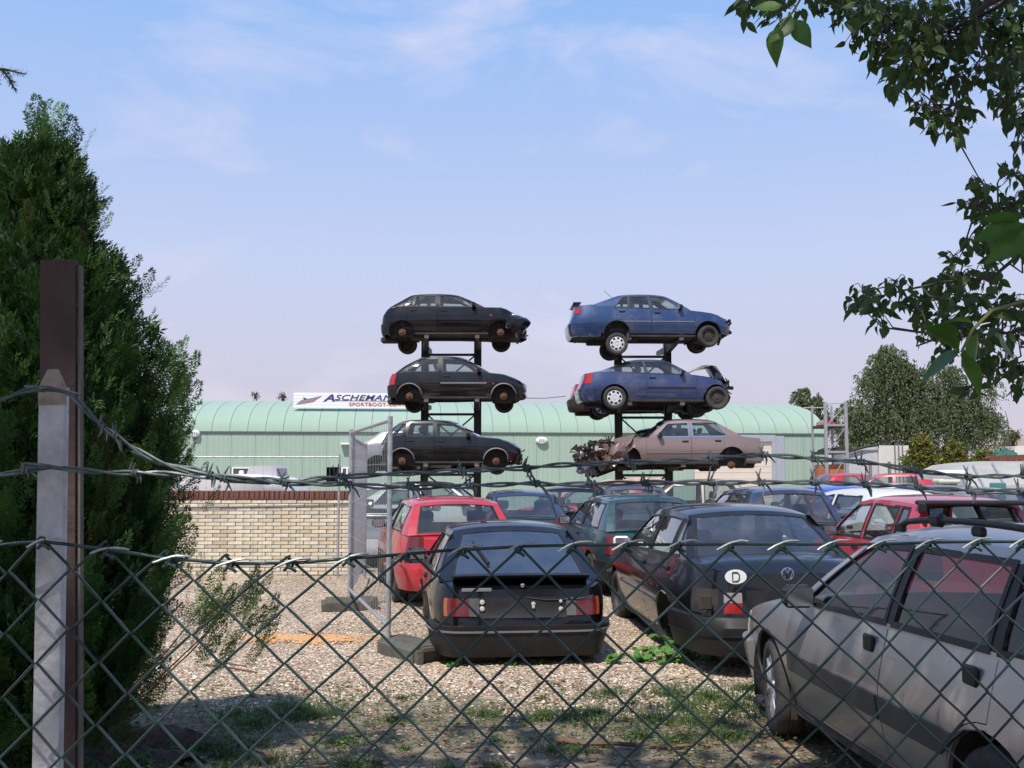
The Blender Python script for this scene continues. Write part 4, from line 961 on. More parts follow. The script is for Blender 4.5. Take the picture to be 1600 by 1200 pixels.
# grass tufts
M_GRASS = mat('grass blades', (.055, .095, .022), .6, var=.5, vscale=3, trans=.3)
def blades(cs, n, h, spread, w=.004):
    V, F = [], []
    for (cx, cy, sc_) in cs:
        for _ in range(int(n*sc_)):
            r = abs(random.gauss(0, spread*sc_)); th = random.uniform(0, 6.28); x, y = cx+r*math.cos(th), cy+r*math.sin(th); z = gz(x, y)
            hh = h*random.uniform(.3, 1.1)*(.4+.6*sc_); a = random.uniform(0, 6.28); lean = random.uniform(.3, 1.9)*hh; dx, dy = math.cos(a), math.sin(a); b = len(V)
            ww = w*random.uniform(.7, 1.4)
            V += [(x-dy*ww, y+dx*ww, z), (x+dy*ww, y-dx*ww, z), (x+dx*lean*.35+dy*ww*.8, y+dy*lean*.35-dx*ww*.8, z+hh*.6), (x+dx*lean*.35-dy*ww*.8, y+dy*lean*.35+dx*ww*.8, z+hh*.6), (x+dx*lean, y+dy*lean, z+hh*.9)]
            F += [(b, b+1, b+2, b+3), (b+3, b+2, b+4, b+4)]
    me = bpy.data.meshes.new('m'); me.from_pydata(V, [], [f if len(set(f)) == 4 else f[:3] for f in F]); return me
cs_ = []
for pxx, pyy, s_ in ((470, 1100, 1.3), (440, 1112, 1), (500, 1108, .9), (400, 1125, .9), (380, 1110, .8), (540, 1150, .6), (620, 1115, .5), (760, 1105, .7), (850, 1110, .8), (905, 1112, 1), (930, 1105, .8), (945, 1078, .8), (1010, 1115, .8), (1060, 1100, 1.1), (1100, 1085, 1.2), (1090, 1120, 1.1), (1140, 1100, 1.1), (1130, 1145, 1), (1040, 1075, .7), (1160, 1070, .8), (1050, 1150, .6), (990, 1140, .6), (870, 1160, .5), (560, 1185, .5), (350, 1160, .8), (430, 1180, .6), (700, 1190, .4)):
    D = EYE*FPX/(pyy-738); cs_.append((LX(pxx, D), D, s_))
for _ in range(46):
    D = random.uniform(5.4, 7.9); cs_.append((random.uniform(-.5, .5)*D, D, random.uniform(.15, .5)))
link('grass', blades(cs_, 380, .075, .18, .003), M_GRASS, kind='stuff', label='short rough grass tufts between earth and gravel', category='grass')
# low leafy plants
M_WEED = mat('weed leaf', (.085, .20, .03), .5, var=.35, vscale=9, trans=.3)
def leafdisc(mb, c, r, nrm, n=7):
    nrm = Vector(nrm).normalized(); a = nrm.orthogonal().normalized(); b = nrm.cross(a); c = Vector(c)
    vs = [c+nrm*(-.15*r)]
    for k in range(n*2):
        q = math.pi*k/n; rr = r*(1 if k % 2 else .82)*(.75 if k == 0 else 1); vs.append(c+a*math.cos(q)*rr+b*math.sin(q)*rr*.9)
    mb.add(vs, [(0, k+1, (k+1) % (2*n)+1) for k in range(2*n)])
def weed(label, spots, sz, n, hgt):
    mb = MB(); st_ = MB(); c0 = None; leaves = []
    for pxx, pyy, s_ in spots:
        D = EYE*FPX/(pyy-738)
        X = LX(pxx, D)
        for _ in range(int(n*s_)):
            p = Vector((X+random.gauss(0, .10*s_), D+random.gauss(0, .10*s_), 0)); p.z = gz(p.x, p.y)+random.uniform(.02, hgt*s_)
            leaves.append((p, random.uniform(.6, 1.2)*sz, (random.uniform(-.6, .3), random.uniform(-.9, .3), 1)))
            st_.tube([Vector((X, D, gz(X, D)-.01)), Vector(((X+p.x)/2, (D+p.y)/2, p.z*.7)), p], .003, 4)
    o0 = leaves[0][0].copy(); o0.z = 0
    t = empty('leafy_weed', o0, label=label, category='plant', group='leafy weeds on the gravel')
    st_.v = [v-o0 for v in st_.v]; st_.obj('stems', M_WEED, t, kind='stuff')
    for p, r, nn in leaves:
        m1 = MB(); leafdisc(m1, p-o0, r, nn); m1.obj('leaf', M_WEED, t, smooth=None)
weed('big-leaved green weed below the corner of the black saloon', [(1058, 1012, 1.3), (1080, 1025, .8), (1000, 1030, .8), (960, 1032, .5), (1040, 1030, .8)], .046, 26, .16)
weed('small leafy weed behind the concrete block', [(735, 1030, .7), (722, 1036, .4)], .034, 14, .12)
weed('thin weed under the bumper of the black coupe', [(840, 1034, .5), (800, 1036, .35)], .018, 22, .09)
# twigs
M_TWIG = mat('dead twig', (.12, .07, .045), .9, var=.4)
def stick(pts, r, label, name='fallen_stick', g='dead sticks on the ground'):
    w_ = []
    for pxx, pyy in pts:
        D = EYE*FPX/(pyy-738); X = LX(pxx, D); w_.append(Vector((X, D, gz(X, D)+r+.006)))
    o = w_[0].copy(); MB().tube([v-o for v in w_], [r, r*.9]+[r*.6]*(len(w_)-2), 6).obj(name, M_TWIG, None, label=label, category='stick', group=g).location = o
stick([(868, 1150), (905, 1156), (960, 1158), (990, 1160)], .022, 'reddish rotten stick lying across the near earth')
stick([(1010, 1160), (1040, 1163), (1080, 1160)], .014, 'short rotten stick right of the reddish one')
stick([(330, 1035), (372, 1040), (408, 1048)], .009, 'thin stick beside the conifer')
stick([(345, 1030), (392, 1037)], .007, 'second thin stick beside the conifer')
stick([(470, 984), (500, 992), (540, 1003)], .006, 'thin twig on the gravel by the sawdust')
stick([(350, 1140), (385, 1152), (420, 1170)], .012, 'forked brown twig at the foot of the conifer')

# ---------------- hall ----------------
HU = Vector((px(1290, 738, 46.8).x-px(265, 738, 44).x, 2.8, 0)).normalized(); HV = Vector((-HU.y, HU.x, 0))   # along the wall, into the hall
H0 = Vector((px(1290, 738, 46.8).x, 46.8, 0))           # near right corner
HLEN = 42.0; ZE = zat(679, 46.8)
def hp(u, v, z): """u metres left of the right corner, v metres in""" ; return H0-HU*u+HV*v+Vector((0, 0, z))
hall = empty('hall', H0, label='long mint green metal hall with a curved roof behind the yard', category='building')
M_GREEN = mat('mint sheet', (.31, .42, .345), .6, dirt=(.28, .36, .30), dirt_amt=.4, dscale=1.2)
M_GREENR = mat('mint roof sheet', (.27, .365, .30), .85, dirt=(.25, .35, .28), dirt_amt=.4, dscale=.8)
M_SEAM = mat('seam shadow strip', (.07, .10, .09), .8)  # shadow colour for the eaves line and the roof seams
def hobj(mb, nm, m, smooth=None, parent=None, **k):
    mb.v = [v-H0 for v in mb.v]; return mb.obj(nm, m, parent or hall, smooth, **k)
WP = 1.02
# openings: (u0, u1, z0, z1)
doorA = ((1290-1206)/1600*46.5, None)
u_of = lambda x: (H0-px(x, 738, 1)*0).x*0+None if False else None
def uat(x):
    """metres along the wall for photo column x"""
    k = (x-800)/FPX; d = HU; # solve (H0-d*u).x = k*(H0-d*u).y /CP-corrected
    kk = px(x, 738, 1).x; return (H0.x-kk*H0.y)/(d.x-kk*d.y)
gd0, gd1 = uat(1206), uat(1085); zg = zat(690, 46.5)
wn = [(uat(441), uat(362), zat(752, 45), zat(730, 45)), (uat(552), uat(533), zat(752, 45), zat(730, 45))]
npan = int(HLEN/WP)
for i in range(npan):
    u0 = i*WP+.006; u1 = (i+1)*WP-.006; mb = MB()
    segs = [(0.0, ZE-.03)]
    um = (u0+u1)/2
    if gd0-.2 < um < gd1+.2: segs = [(zg+.0, ZE-.03)]
    for a, b, z0, z1 in wn:
        if a-.3 < um < b+.3: segs = [(0, z0), (z1, ZE-.03)]
    for z0, z1 in segs:
        pr = []; nr = 5
        for r in range(nr):
            a = u0+(u1-u0)*r/nr; w_ = (u1-u0)/nr
            pr += [(a, 0), (a+w_*.55, 0), (a+w_*.75, -.008), (a+w_*.85, -.008)]
        pr.append((u1, 0)); k = len(pr)
        mb.add([hp(u, v, z0) for u, v in pr]+[hp(u, v, z1) for u, v in pr], [(j, j+1, k+j+1, k+j) for j in range(k-1)])
    hobj(mb, 'wall_panel', M_GREEN)
mb = MB(); mb.add([hp(-.0, .06, 0), hp(HLEN, .06, 0), hp(HLEN, .06, ZE), hp(0, .06, ZE)], [(0, 1, 2, 3)])
# back lining only where no openings: leave as dark frame strips instead
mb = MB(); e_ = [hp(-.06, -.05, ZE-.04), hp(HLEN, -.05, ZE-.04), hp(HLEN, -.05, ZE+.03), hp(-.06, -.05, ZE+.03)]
mb.add(e_+[p+HV*.12 for p in e_], [(0, 1, 2, 3), (4, 7, 6, 5), (0, 4, 5, 1), (3, 2, 6, 7)]); hobj(mb, 'eaves_shade_strip', M_SEAM)  # shadow-coloured strip stands in for the shade line at the eaves
RA, RB = 7.0, zat(631, 52.0)-ZE     # roof ellipse half width and rise
def rp(u, q, up=0):
    a = q; return hp(u, RA*(1-math.cos(a))-.02, ZE+.03+RB*math.sin(a)+up)
qs_ = [math.pi/2*k/9 for k in range(10)]; qsm = math.asin(.70)
RPW = .76
for i in range(int(HLEN/RPW)):
    u0 = i*RPW; u1 = (i+1)*RPW-.015
    for lo, hi, nm in ((0, qsm, 'roof_panel'), (qsm+.006, math.pi/2, 'upper_roof_panel')):
        mb = MB(); qq = [lo+(hi-lo)*k/5 for k in range(6)]
        prof = [(u0, 0), (u0+.012, .006), (u0+.03, .006), (u0+.045, 0), ((u0+u1)/2, .004), (u1, 0)]
        grid(mb, [[rp(u, q, up+(.012 if nm[0] == 'r' else 0)) for u, up in prof] for q in qq]); hobj(mb, nm, M_GREENR, 40)
mb = MB(); grid(mb, [[rp(u, q, -.03) for u in (0, HLEN)] for q in qs_]); hobj(mb, 'seam_shade_backing', M_SEAM)  # shadow-coloured sheet darkens the gaps between roof panels
mb = MB(); grid(mb, [[hp(u, RA+(RA-RA*(1-math.cos(q)))+.0, ZE+.03+RB*math.sin(q)) for u in (0, HLEN)] for q in qs_]); hobj(mb, 'rear_roof', M_GREENR)
mb = MB(); g1 = [rp(0, q, -.01) for q in qs_]+[hp(0, 2*RA-RA*(1-math.cos(q)), ZE+.03+RB*math.sin(q)) for q in qs_[::-1]]
g1 = [hp(.0, 0, 0)]+g1+[hp(0, 2*RA, 0)]; mb.add(g1, [tuple(range(len(g1)))]); hobj(mb, 'gable_wall', M_GREEN)
mb = MB(); mb.add([hp(0, 2*RA, 0), hp(HLEN, 2*RA, 0), hp(HLEN, 2*RA, ZE), hp(0, 2*RA, ZE)], [(0, 1, 2, 3)]); hobj(mb, 'rear_wall', M_GREEN)
mb = MB(); q_ = [hp(-.07, -.06, 0), hp(.05, -.06, 0), hp(.05, -.06, ZE), hp(-.07, -.06, ZE)]; mb.add(q_+[p+HV*.1 for p in q_], [(0, 1, 2, 3), (0, 3, 7, 4), (1, 5, 6, 2)]); hobj(mb, 'corner_strip', M_GALV)
# roller door with slats and grey surround
M_CREAM = mat('cream door sheet', (.74, .66, .58), .55, dirt=(.5, .42, .36), dirt_amt=.2, dscale=2)
M_GREYW = mat('grey surround', (.34, .37, .42), .6, var=.1)
rd = empty('roller_door', (0, 0, 0), parent=hall)
nsl = 11
for k in range(nsl):
    z0, z1 = zg*k/nsl, zg*(k+1)/nsl-.012; mb = MB(); mb.add([hp(gd0, .03, z0), hp(gd1, .03, z0), hp(gd1, .0, z1), hp(gd0, .0, z1), hp(gd1, .06, z1), hp(gd0, .06, z1)], [(0, 1, 2, 3), (3, 2, 4, 5)]); hobj(mb, 'door_slat', M_CREAM, parent=rd)
def hbox(u0, u1, v0, v1, z0, z1): 
    mb = MB(); c = [hp(u, v, z) for z in (z0, z1) for u, v in ((u0, v0), (u1, v0), (u1, v1), (u0, v1))]
    return mb.add(c, [(3, 2, 1, 0), (4, 5, 6, 7), (0, 1, 5, 4), (1, 2, 6, 5), (2, 3, 7, 6), (3, 0, 4, 7)])
us = uat(1212)
hobj(hbox(us, gd0, -.08, .12, 0, zg), 'door_surround', M_GREYW); hobj(hbox(us, uat(1150), -.085, .12, zg+.0, zg+.30), 'door_lintel', M_GREYW)
hobj(hbox(uat(1226), us-.003, -.05, .02, 0, zat(681, 46.5)), 'grey_wall_sheet', M_GREYW)
for a, b, z0, z1 in wn:
    fr = MB(); 
    for q in (hbox(a, b, -.05, .05, z0, z0+.06), hbox(a, b, -.05, .05, z1-.06, z1), hbox(a, a+.07, -.052, .05, z0, z1), hbox(b-.07, b, -.052, .05, z0, z1), hbox((a+b)/2-.04, (a+b)/2+.04, -.05, .05, z0+.06, z1-.06)): fr.add(q.v, q.f)
    wo_ = hobj(fr, 'window', M_WHITE); hobj(hbox(a+.07, b-.07, .0, .01, z0+.06, z1-.06), 'pane', M_GLASSB, parent=wo_); hobj(hbox(a+.02, b-.02, .5, .52, z0, z1), 'unlit_room_sheet', M_DARK, parent=wo_)  # dark sheet stands in for the unlit room behind each pane
def oval(x, y, w_, lab):
    c = hp(uat(x), -.10, zat(y, 45.4)); mb = MB().lathe([(.001, -.10), (.16, -.09), (.22, -.03), (.22, .06)], 20); mb.v = [Vector((v.x*w_, v.y, v.z*.72)) for v in mb.v]
    t = empty('wall_lamp', c, label=lab, category='lamp', group='oval lamps on the hall wall'); mb.obj('housing', M_WHITE, t)
    m2 = MB(); [m2.bbox((dx, -.105, 0), (.06, .02, .12), .008) for dx in (-.09, 0, .09)]; m2.obj('lens', M_GREYW, t)
oval(846, 688, 1.2, 'white oval lamp on the green wall right of the left rack'); oval(304, 679, .9, 'white oval lamp on the green wall near the conifer')
hobj(hbox(uat(548), uat(532), -.30, -.05, zat(695, 45), zat(692, 45)), 'small_canopy', M_WHITE)
# ---- sign on the roof
sg0, sg1 = uat(452), uat(650); sz0, sz1 = zat(637, 45.6), zat(613.5, 45.6)
def sgp(u, z, o=0): return hp(u, 1.15-o, z)
so_ = sgp(sg0, sz0); sign = empty('roof_sign', so_, label='long white roof sign with blue and red lettering and a speedboat drawing', category='sign')
mb = MB(); hgt = sz1-sz0; Uu = -(-HU)
c = [sgp(u, z, o) for z in (sz0, sz1) for u, o in ((sg0, .09), (sg1, .09), (sg1, 0), (sg0, 0))]
mb.add([v-so_ for v in c], [(3, 2, 1, 0), (4, 5, 6, 7), (0, 1, 5, 4), (1, 2, 6, 5), (2, 3, 7, 6), (3, 0, 4, 7)]); mb.obj('board', mat('sign white', (.80, .80, .80), .5), sign, None)
mb = MB()
for k in range(1, 5): z = sz0+hgt*k/5; cc = [sgp(sg0, z-.012, .094), sgp(sg1, z-.012, .094), sgp(sg1, z+.012, .094), sgp(sg0, z+.012, .094)]; mb.add([v-so_ for v in cc], [(0, 1, 2, 3)])
mb.obj('board_joints', mat('sign joint', (.62, .62, .64), .6), sign, None)
M_NAVY = mat('sign navy', (.03, .045, .15), .5); M_SRED = mat('sign red', (.55, .06, .06), .5)
def text(s, x, y, h, wscale, m, shear=0, bold=0, spc=1, name='lettering'):
    """text standing on the sign; x,y metres from its lower left"""
    cu = bpy.data.curves.new('t', 'FONT'); cu.body = s; cu.size = h/.70; cu.shear = shear; cu.offset = bold; cu.extrude = .004; cu.space_character = spc
    o = bpy.data.objects.new('tmp', cu); COL.objects.link(o); dg = bpy.context.evaluated_depsgraph_get(); dg.update()
    me = bpy.data.meshes.new_from_object(o.evaluated_get(dg)); bpy.data.objects.remove(o)
    ax = -(-HU)
    for v in me.vertices:
        lx, ly, lz = v.co; p = sgp(sg0, sz0, .10+lz)+HU*(x+lx*wscale)+Vector((0, 0, y+ly)); v.co = p-so_
    me.materials.clear(); link(name, me, m, sign)
mpp = 45.6/FPX
text('A', (499-452)*mpp, hgt*.44, hgt*.46, 1.55, M_NAVY, .3, .012); text('SCHEMANN', (515.5-452)*mpp, hgt*.52, hgt*.36, 1.50, M_NAVY, .3, .004, 1.08)
text('SPORTBOOT-CENTER', (538-452)*mpp, hgt*.13, hgt*.22, 1.30, M_SRED, 0, .003, 1.05)
def spoly(pts, m, nm, o=.10):
    mb = MB(); P = [sgp(sg0, sz0, o)+HU*((x-452)*mpp)+Vector((0, 0, (637-y)/23.5*hgt)) for x, y in pts]; n_ = len(P)
    mb.add([v-so_ for v in P]+[v-so_-(HV*-.006)*-1*0+Vector((0, .006, 0)) for v in P], [tuple(range(n_))]+[(k, (k+1) % n_, n_+(k+1) % n_, n_+k) for k in range(n_)]); mb.obj(nm, m, sign, None)
spoly([(512, 626), (512, 625.2), (640, 625.6), (640, 626.4)], M_NAVY, 'underline')
spoly([(456, 632), (464, 625), (474, 623), (496, 618.3), (478, 627), (464, 630)], mat('sign grey', (.22, .24, .27), .5), 'speedboat_drawing')
spoly([(457, 631.8), (480, 627.0), (496, 618.3), (482, 628), (464, 631)], M_SRED, 'speedboat_keel', .103); spoly([(468, 625), (467, 620), (471, 622.5), (474, 623.5)], M_NAVY, 'speedboat_screen', .103)

# ---------------- yellow brick wall ----------------
BW0 = px(547, 738, 17.0); BWY = 17.0; pitchx = .25; rows_n = 20
ztopw = zat(781, BWY); rh = ztopw/rows_n
bw = empty('brick_wall', (BW0.x, BWY, 0), label='yellow brick boundary wall with a brown brick coping', category='wall')
M_BRICK = [mat('yellow brick %s' % k, c, .85, var=.12, vscale=14, bump=.25, bscale=60) for k, c in (('pale', (.62, .545, .41)), ('warm', (.58, .49, .34)), ('grey', (.52, .475, .38)), ('dull', (.47, .41, .30)), ('light', (.66, .60, .47)))]
M_MORT = mat('mortar', (.33, .27, .20), .95, var=.2); M_BROWN = mat('brown brick', (.15, .055, .038), .85, var=.35, vscale=9, bump=.2)
brick_me = []
for m_ in M_BRICK:
    b = MB().bbox((0, 0, 0), (pitchx-.011, .10, rh-.0095), .004).mesh(None); b.materials.append(m_); brick_me.append(b)
half_me = MB().bbox((0, 0, 0), (pitchx/2-.011, .10, rh-.0095), .004).mesh(None); half_me.materials.append(M_BRICK[0])
MB().box((-3.5, .115, ztopw/2), (7.0, .13, ztopw-.004)).obj('mortar_core', M_MORT, bw, None)
cnt = 0; rest = MB()
for r in range(rows_n):
    for k in range(28):
        x = -.125-k*pitchx-(pitchx/2 if r % 2 else 0)+(0); z = (r+.5)*rh
        if r % 2 and k == 0:
            o = link('brick', half_me, None, bw); o.location = (-.0625, .05, z)
        yj = random.uniform(-.004, .004)
        if x < -3.75: rest.bbox((x, .05+yj, z), (pitchx-.011, .10, rh-.0095), .004); continue
        o = link('brick', random.choices(brick_me, (5, 3, 3, 1, 3))[0], None, bw); o.location = (x, .05+yj, z); cnt += 1
rest.obj('bricks_behind_the_conifer', M_BRICK[0], bw, None, kind='stuff')
cap_me = MB().bbox((0, 0, 0), (.071, .22, .135), .005).mesh(None); cap_me.materials.append(M_BROWN); restc = MB()
zc = (ztopw+zat(767, BWY))/2; hc = zat(767, BWY)-ztopw; MB().box((-3.5, .11, zc), (7.0, .19, hc-.02)).obj('coping_mortar', mat('coping mortar', (.12, .07, .055), .95), bw, None)
for k in range(84):
    if k < 46: o = link('coping_brick', cap_me, None, bw); o.location = (-.042-k*.083, .10, zc+random.uniform(-.002, .003)); o.scale.z = hc/.135
    else: restc.bbox((-.042-k*.083, .10, zc), (.071, .22, hc), .005)
restc.obj('coping_behind_the_conifer', M_BROWN, bw, None, kind='stuff')
# ---------------- mesh fence panels ----------------
def mesh_panel(label, p0, p1, z0, z1, vs=.10, hs=.20, wr=.0022, post=.021):
    p0, p1 = Vector(p0), Vector(p1); d = (p1-p0); L_ = d.length; t = empty('mesh_fence_panel', p0, label=label, category='fence', group='temporary mesh fence panels')
    for q in (0, 1):
        MB().tube([d*q+Vector((0, 0, .02)), d*q+Vector((0, 0, z1+.02))], post, 10).obj('fence_post', M_GALV, t)
    for z in (z0, z1-.02): MB().tube([d*.0+Vector((0, 0, z)), d+Vector((0, 0, z))], post*.75, 8).obj('rail', M_GALV, t)
    wv = MB(); n_ = int(L_/vs)
    one = MB().tube([(0, 0, z0), (0, 0, z1-.02)], wr, 4, False).mesh(None); one.materials.append(M_GALV)
    for k in range(1, n_): o = link('mesh_wire', one, None, t); o.location = d*k/n_
    hz = int((z1-z0)/hs); oneh = MB().tube([Vector(), d], wr, 4, False).mesh(None); oneh.materials.append(M_GALV)
    for k in range(1, hz): o = link('cross_wire', oneh, None, t); o.location = (0, 0, z0+(z1-z0)*k/hz)
    return t
near = px(609, 738, 9.7); far = px(548, 738, 12.75)
zt1 = 2.19
mesh_panel('grey mesh fence panel standing end-on beside the red hatchback', (near.x, 9.7, 0), (far.x, 12.75, 0), .25, zt1, post=.024, vs=.12, wr=.0018)
fl_ = px(530, 738, 16.55); mesh_panel('grey mesh fence panel standing in front of the brick wall', (fl_.x, 16.55, 0), (fl_.x-3.5, 16.5, 0), .20, zat(712, 16.55), vs=.15, hs=.6, wr=.0018, post=.018)
q1_ = px(573, 738, 16.4); mesh_panel('grey mesh fence panel running back from the end-on panel', (far.x+.02, 12.82, 0), (q1_.x, 16.3, 0), .25, 2.12, post=.02, vs=.09, wr=.0024)
M_CONC = mat('dark recycled block', (.085, .08, .065), .9, var=.3, vscale=6, bump=.4, bscale=30)
def block(label, x0, y0, x1, y1, wd, name='concrete_block'):
    a, b = Vector((x0, y0, 0)), Vector((x1, y1, 0)); d = b-a; L_ = d.length; rz = math.atan2(d.y, d.x); t = empty(name, (a+b)/2, rz, None, label=label, category='concrete block', group='blocks weighting the mesh fence')
    m = MB(); pr = [(-wd/2, 0), (-wd/2, .10), (-wd/2+.05, .15), (wd/2-.05, .15), (wd/2, .10), (wd/2, 0)]
    m.prism(pr, -L_/2+.05, L_/2-.05, 'X'); m.prism([(p[0]*.82, p[1]*.8) for p in pr], -L_/2, -L_/2+.05, 'X')
    m.box((L_/2-.035, -wd*.42, .06), (.09, wd*.16, .12)); m.box((L_/2-.035, wd*.42, .06), (.09, wd*.16, .12)); m.box((L_/2-.035, 0, .125), (.09, wd*.68, .03)); m.obj('block', M_CONC, t, None)
n2 = px(655, 738, 10.2)
block('dark block under the near post of the end-on mesh panel', px(613, 738, 9.85).x, 9.88, px(680, 738, 9.2).x, 9.22, .34)
block('dark block under the far post of the end-on mesh panel', px(508, 738, 12.8).x, 12.7, px(590, 738, 12.8).x, 12.85, .26)
# ---------------- racks ----------------
M_RACK = mat('dark green rack steel', (.035, .045, .042), .55, .3, dirt=(.10, .08, .06), dirt_amt=.3)
M_TIP = mat('pale rack end cap', (.42, .43, .43), .5, .3)
def rack(label, xs_, Dp, levels, tipx, Df, zbtm=0):
    X = [LX(x, Dp) for x in xs_]; t = empty('cantilever_rack', (X[0], Dp, 0), label=label, category='rack', group='steel racks holding stacked wrecks')
    top_ = levels[0]+.35
    for x in X:
        rx = x-X[0]; m = MB(); m.box((rx, 0, top_/2), (.20, .012, top_)); m.box((rx-.1, 0, top_/2), (.012, .16, top_)); m.box((rx+.1, 0, top_/2), (.012, .16, top_)); po = m.obj('post', M_RACK, t, None)
        h = MB()
        for k in range(int(top_/.12)):
            for s_ in (-1, 1): h.lathe([(.018, -.007), (.018, .007), (.001, .0071)], 6, (rx+s_*.055, -.004, .06+.12*k))
        h.obj('bolt_holes', mat('pale hole', (.30, .36, .32), .8), po, kind='stuff')
        m = MB(); m.box((rx, 0, .08), (.24, 2.6, .14)); m.obj('foot', M_RACK, t, None)
    for z in levels:
        for i, x in enumerate(X):
            for sd, reach in ((-1, 1.95), (1, 1.9)):
                rx = x-X[0]; tx = (tipx[i]-x) if sd < 0 else 0
                pr = [Vector((rx, 0, z-.06)), Vector((rx+tx, sd*reach, z+.02))]
                m = MB(); d = pr[1]-pr[0]; a = Vector((.06, 0, 0))
                for s0 in (1,):
                    q0, q1 = pr[0], pr[1]
                    m.add([q0-a+Vector((0, 0, -.16)), q0+a+Vector((0, 0, -.16)), q0+a+Vector((0, 0, .06)), q0-a+Vector((0, 0, .06)), q1-a*.8+Vector((0, 0, -.06)), q1+a*.8+Vector((0, 0, -.06)), q1+a*.8+Vector((0, 0, .05)), q1-a*.8+Vector((0, 0, .05))], [(0, 1, 5, 4), (1, 2, 6, 5), (2, 3, 7, 6), (3, 0, 4, 7), (4, 5, 6, 7)])
                ar = m.obj('arm', M_RACK, t, None)
                if sd < 0:
                    m = MB().bbox(pr[1]+Vector((0, -.03, .0)), (.13, .06, .20), .02); m.tube([pr[1]+Vector((0, -.03, .1)), pr[1]+Vector((0, -.03, .26))], .018, 6); m.obj('end_stop', M_TIP, ar)
    dx = X[1]-X[0]
    for k, z in enumerate(levels):
        z0 = z-1.65 if k < len(levels)-1 else .4
        for a_, b_ in (((0, z0+.1), (dx, z-.25)), ((0, z-.25), (dx, z0+.1))):
            MB().tube([(a_[0], .02, a_[1]), (b_[0], .02, b_[1])], .022, 4).obj('brace', M_RACK, t, None)
        MB().box((dx/2, .0, z-.3), (dx-.2, .05, .07)).obj('tie_beam', M_RACK, t, None)
LZ = [c1.t.location.z+.20, c2.t.location.z+.20, c3.t.location.z+.20]; RZ = [c4.t.location.z+.22, c5.t.location.z+.20, c6.t.location.z+.22]
rack('left steel rack with braced dark posts carrying black wrecks', (663, 746), 29.35, LZ, (LX(665, 27.35), LX(745, 27.35)), 27.4)
rack('right steel rack with holed dark posts carrying blue wrecks', (967, 1045), 29.0, RZ, (LX(985, 27.0), LX(1068, 27.0)), 27)
o = MB(); a_, b_ = px(819, 622, 28), px(884, 619, 29); o.tube([(0, 0, 0), (b_-a_)*.5+Vector((0, 0, -.03)), b_-a_], .012, 5).obj('tow_rod', M_GALV, None, label='thin steel rod spanning from the left stack to the right stack', category='rod').location = a_
# ---------------- behind the brick wall: a white motorboat ----------------
M_BOAT = mat('white gelcoat', (.80, .80, .80), .25, coat=.5, var=.03)
bD = 22; bx0, bx1 = LX(205, bD), LX(482, bD); bt = empty('motorboat', ((bx0+bx1)/2, bD, 0), label='white motorboat stored behind the yellow brick wall', category='boat')
Lb = bx1-bx0; m = MB(); st = []
zk = .6; zd = zat(743, bD)
for k in range(17):
    u = k/16; w_ = 1.15*(1-max(0, (u-.55)/.45)**2.2); zs_ = zd-.16*max(0, (u-.72)/.28)**2; kz = zk+.55*max(0, (u-.5)/.5)**2
    x = -Lb/2+Lb*u; st.append([Vector((x, -.02, zs_+.03)), Vector((x, -w_*.93, zs_+.02)), Vector((x, -w_, zs_-.03)), Vector((x, -w_*.96, zs_-.3)), Vector((x, -w_*.8, kz+.3)), Vector((x, 0, kz)), Vector((x, w_*.8, kz+.3)), Vector((x, w_*.96, zs_-.3)), Vector((x, w_, zs_-.03)), Vector((x, w_*.93, zs_+.02)), Vector((x, .02, zs_+.03))])
grid(m, st); m.obj('hull', M_BOAT, bt, 40)
m = MB(); cx = (LX(418, bD)-(bx0+bx1)/2); za, zb2 = zat(744, bD), zat(728, bD)
m.prism([(cx-.35, za-.05), (cx-.27, zb2-.03), (cx-.2, zb2), (cx+.24, zb2), (cx+.30, zb2-.05), (cx+.33, za-.05)], -.5, .5, 'Y'); m.obj('cover', mat('grey boat cover', (.42, .40, .42), .8), bt, 25)
m = MB().bbox((cx-.48, -.3, za+.05), (.10, .06, .14), .02); m.obj('small_fitting', M_BOAT, bt)
m = MB().prism([(cx+.5, zd-.12), (cx+.58, zd-.0), (cx+.66, zd-.12)], -1.19, -1.17, 'Y'); m.obj('warning_sticker', mat('yellow sticker', (.65, .5, .06), .5), bt, None)
m = MB(); m.tube([(-Lb/2+.1, -.5, .45), (Lb/2, -.3, .45)], .04, 6); m.tube([(-Lb/2+.1, .5, .45), (Lb/2, .3, .45)], .04, 6); [m.bbox((x, 0, .5), (.08, 1.4, .1), .01) for x in (-1.2, .3, 1.0)]; m.lathe([(.28, -.75), (.28, -.6), (.01, -.6)], 16, (-.3, 0, .28)); m.lathe([(.28, .75), (.28, .6), (.01, .6)], 16, (-.3, 0, .28)); m.obj('trailer_frame', M_GALV, bt)
# ---------------- right background ----------------
def boxobj(name, label, cat, x0, x1, D, ytop, depth, m, zb=0, grp=None, rot=0):
    X0, X1 = LX(x0, D), LX(x1, D); t = empty(name, ((X0+X1)/2, D, zb), rot, None, label=label, category=cat)
    if grp: t['group'] = grp
    return t, X1-X0, zat(ytop, D)-zb
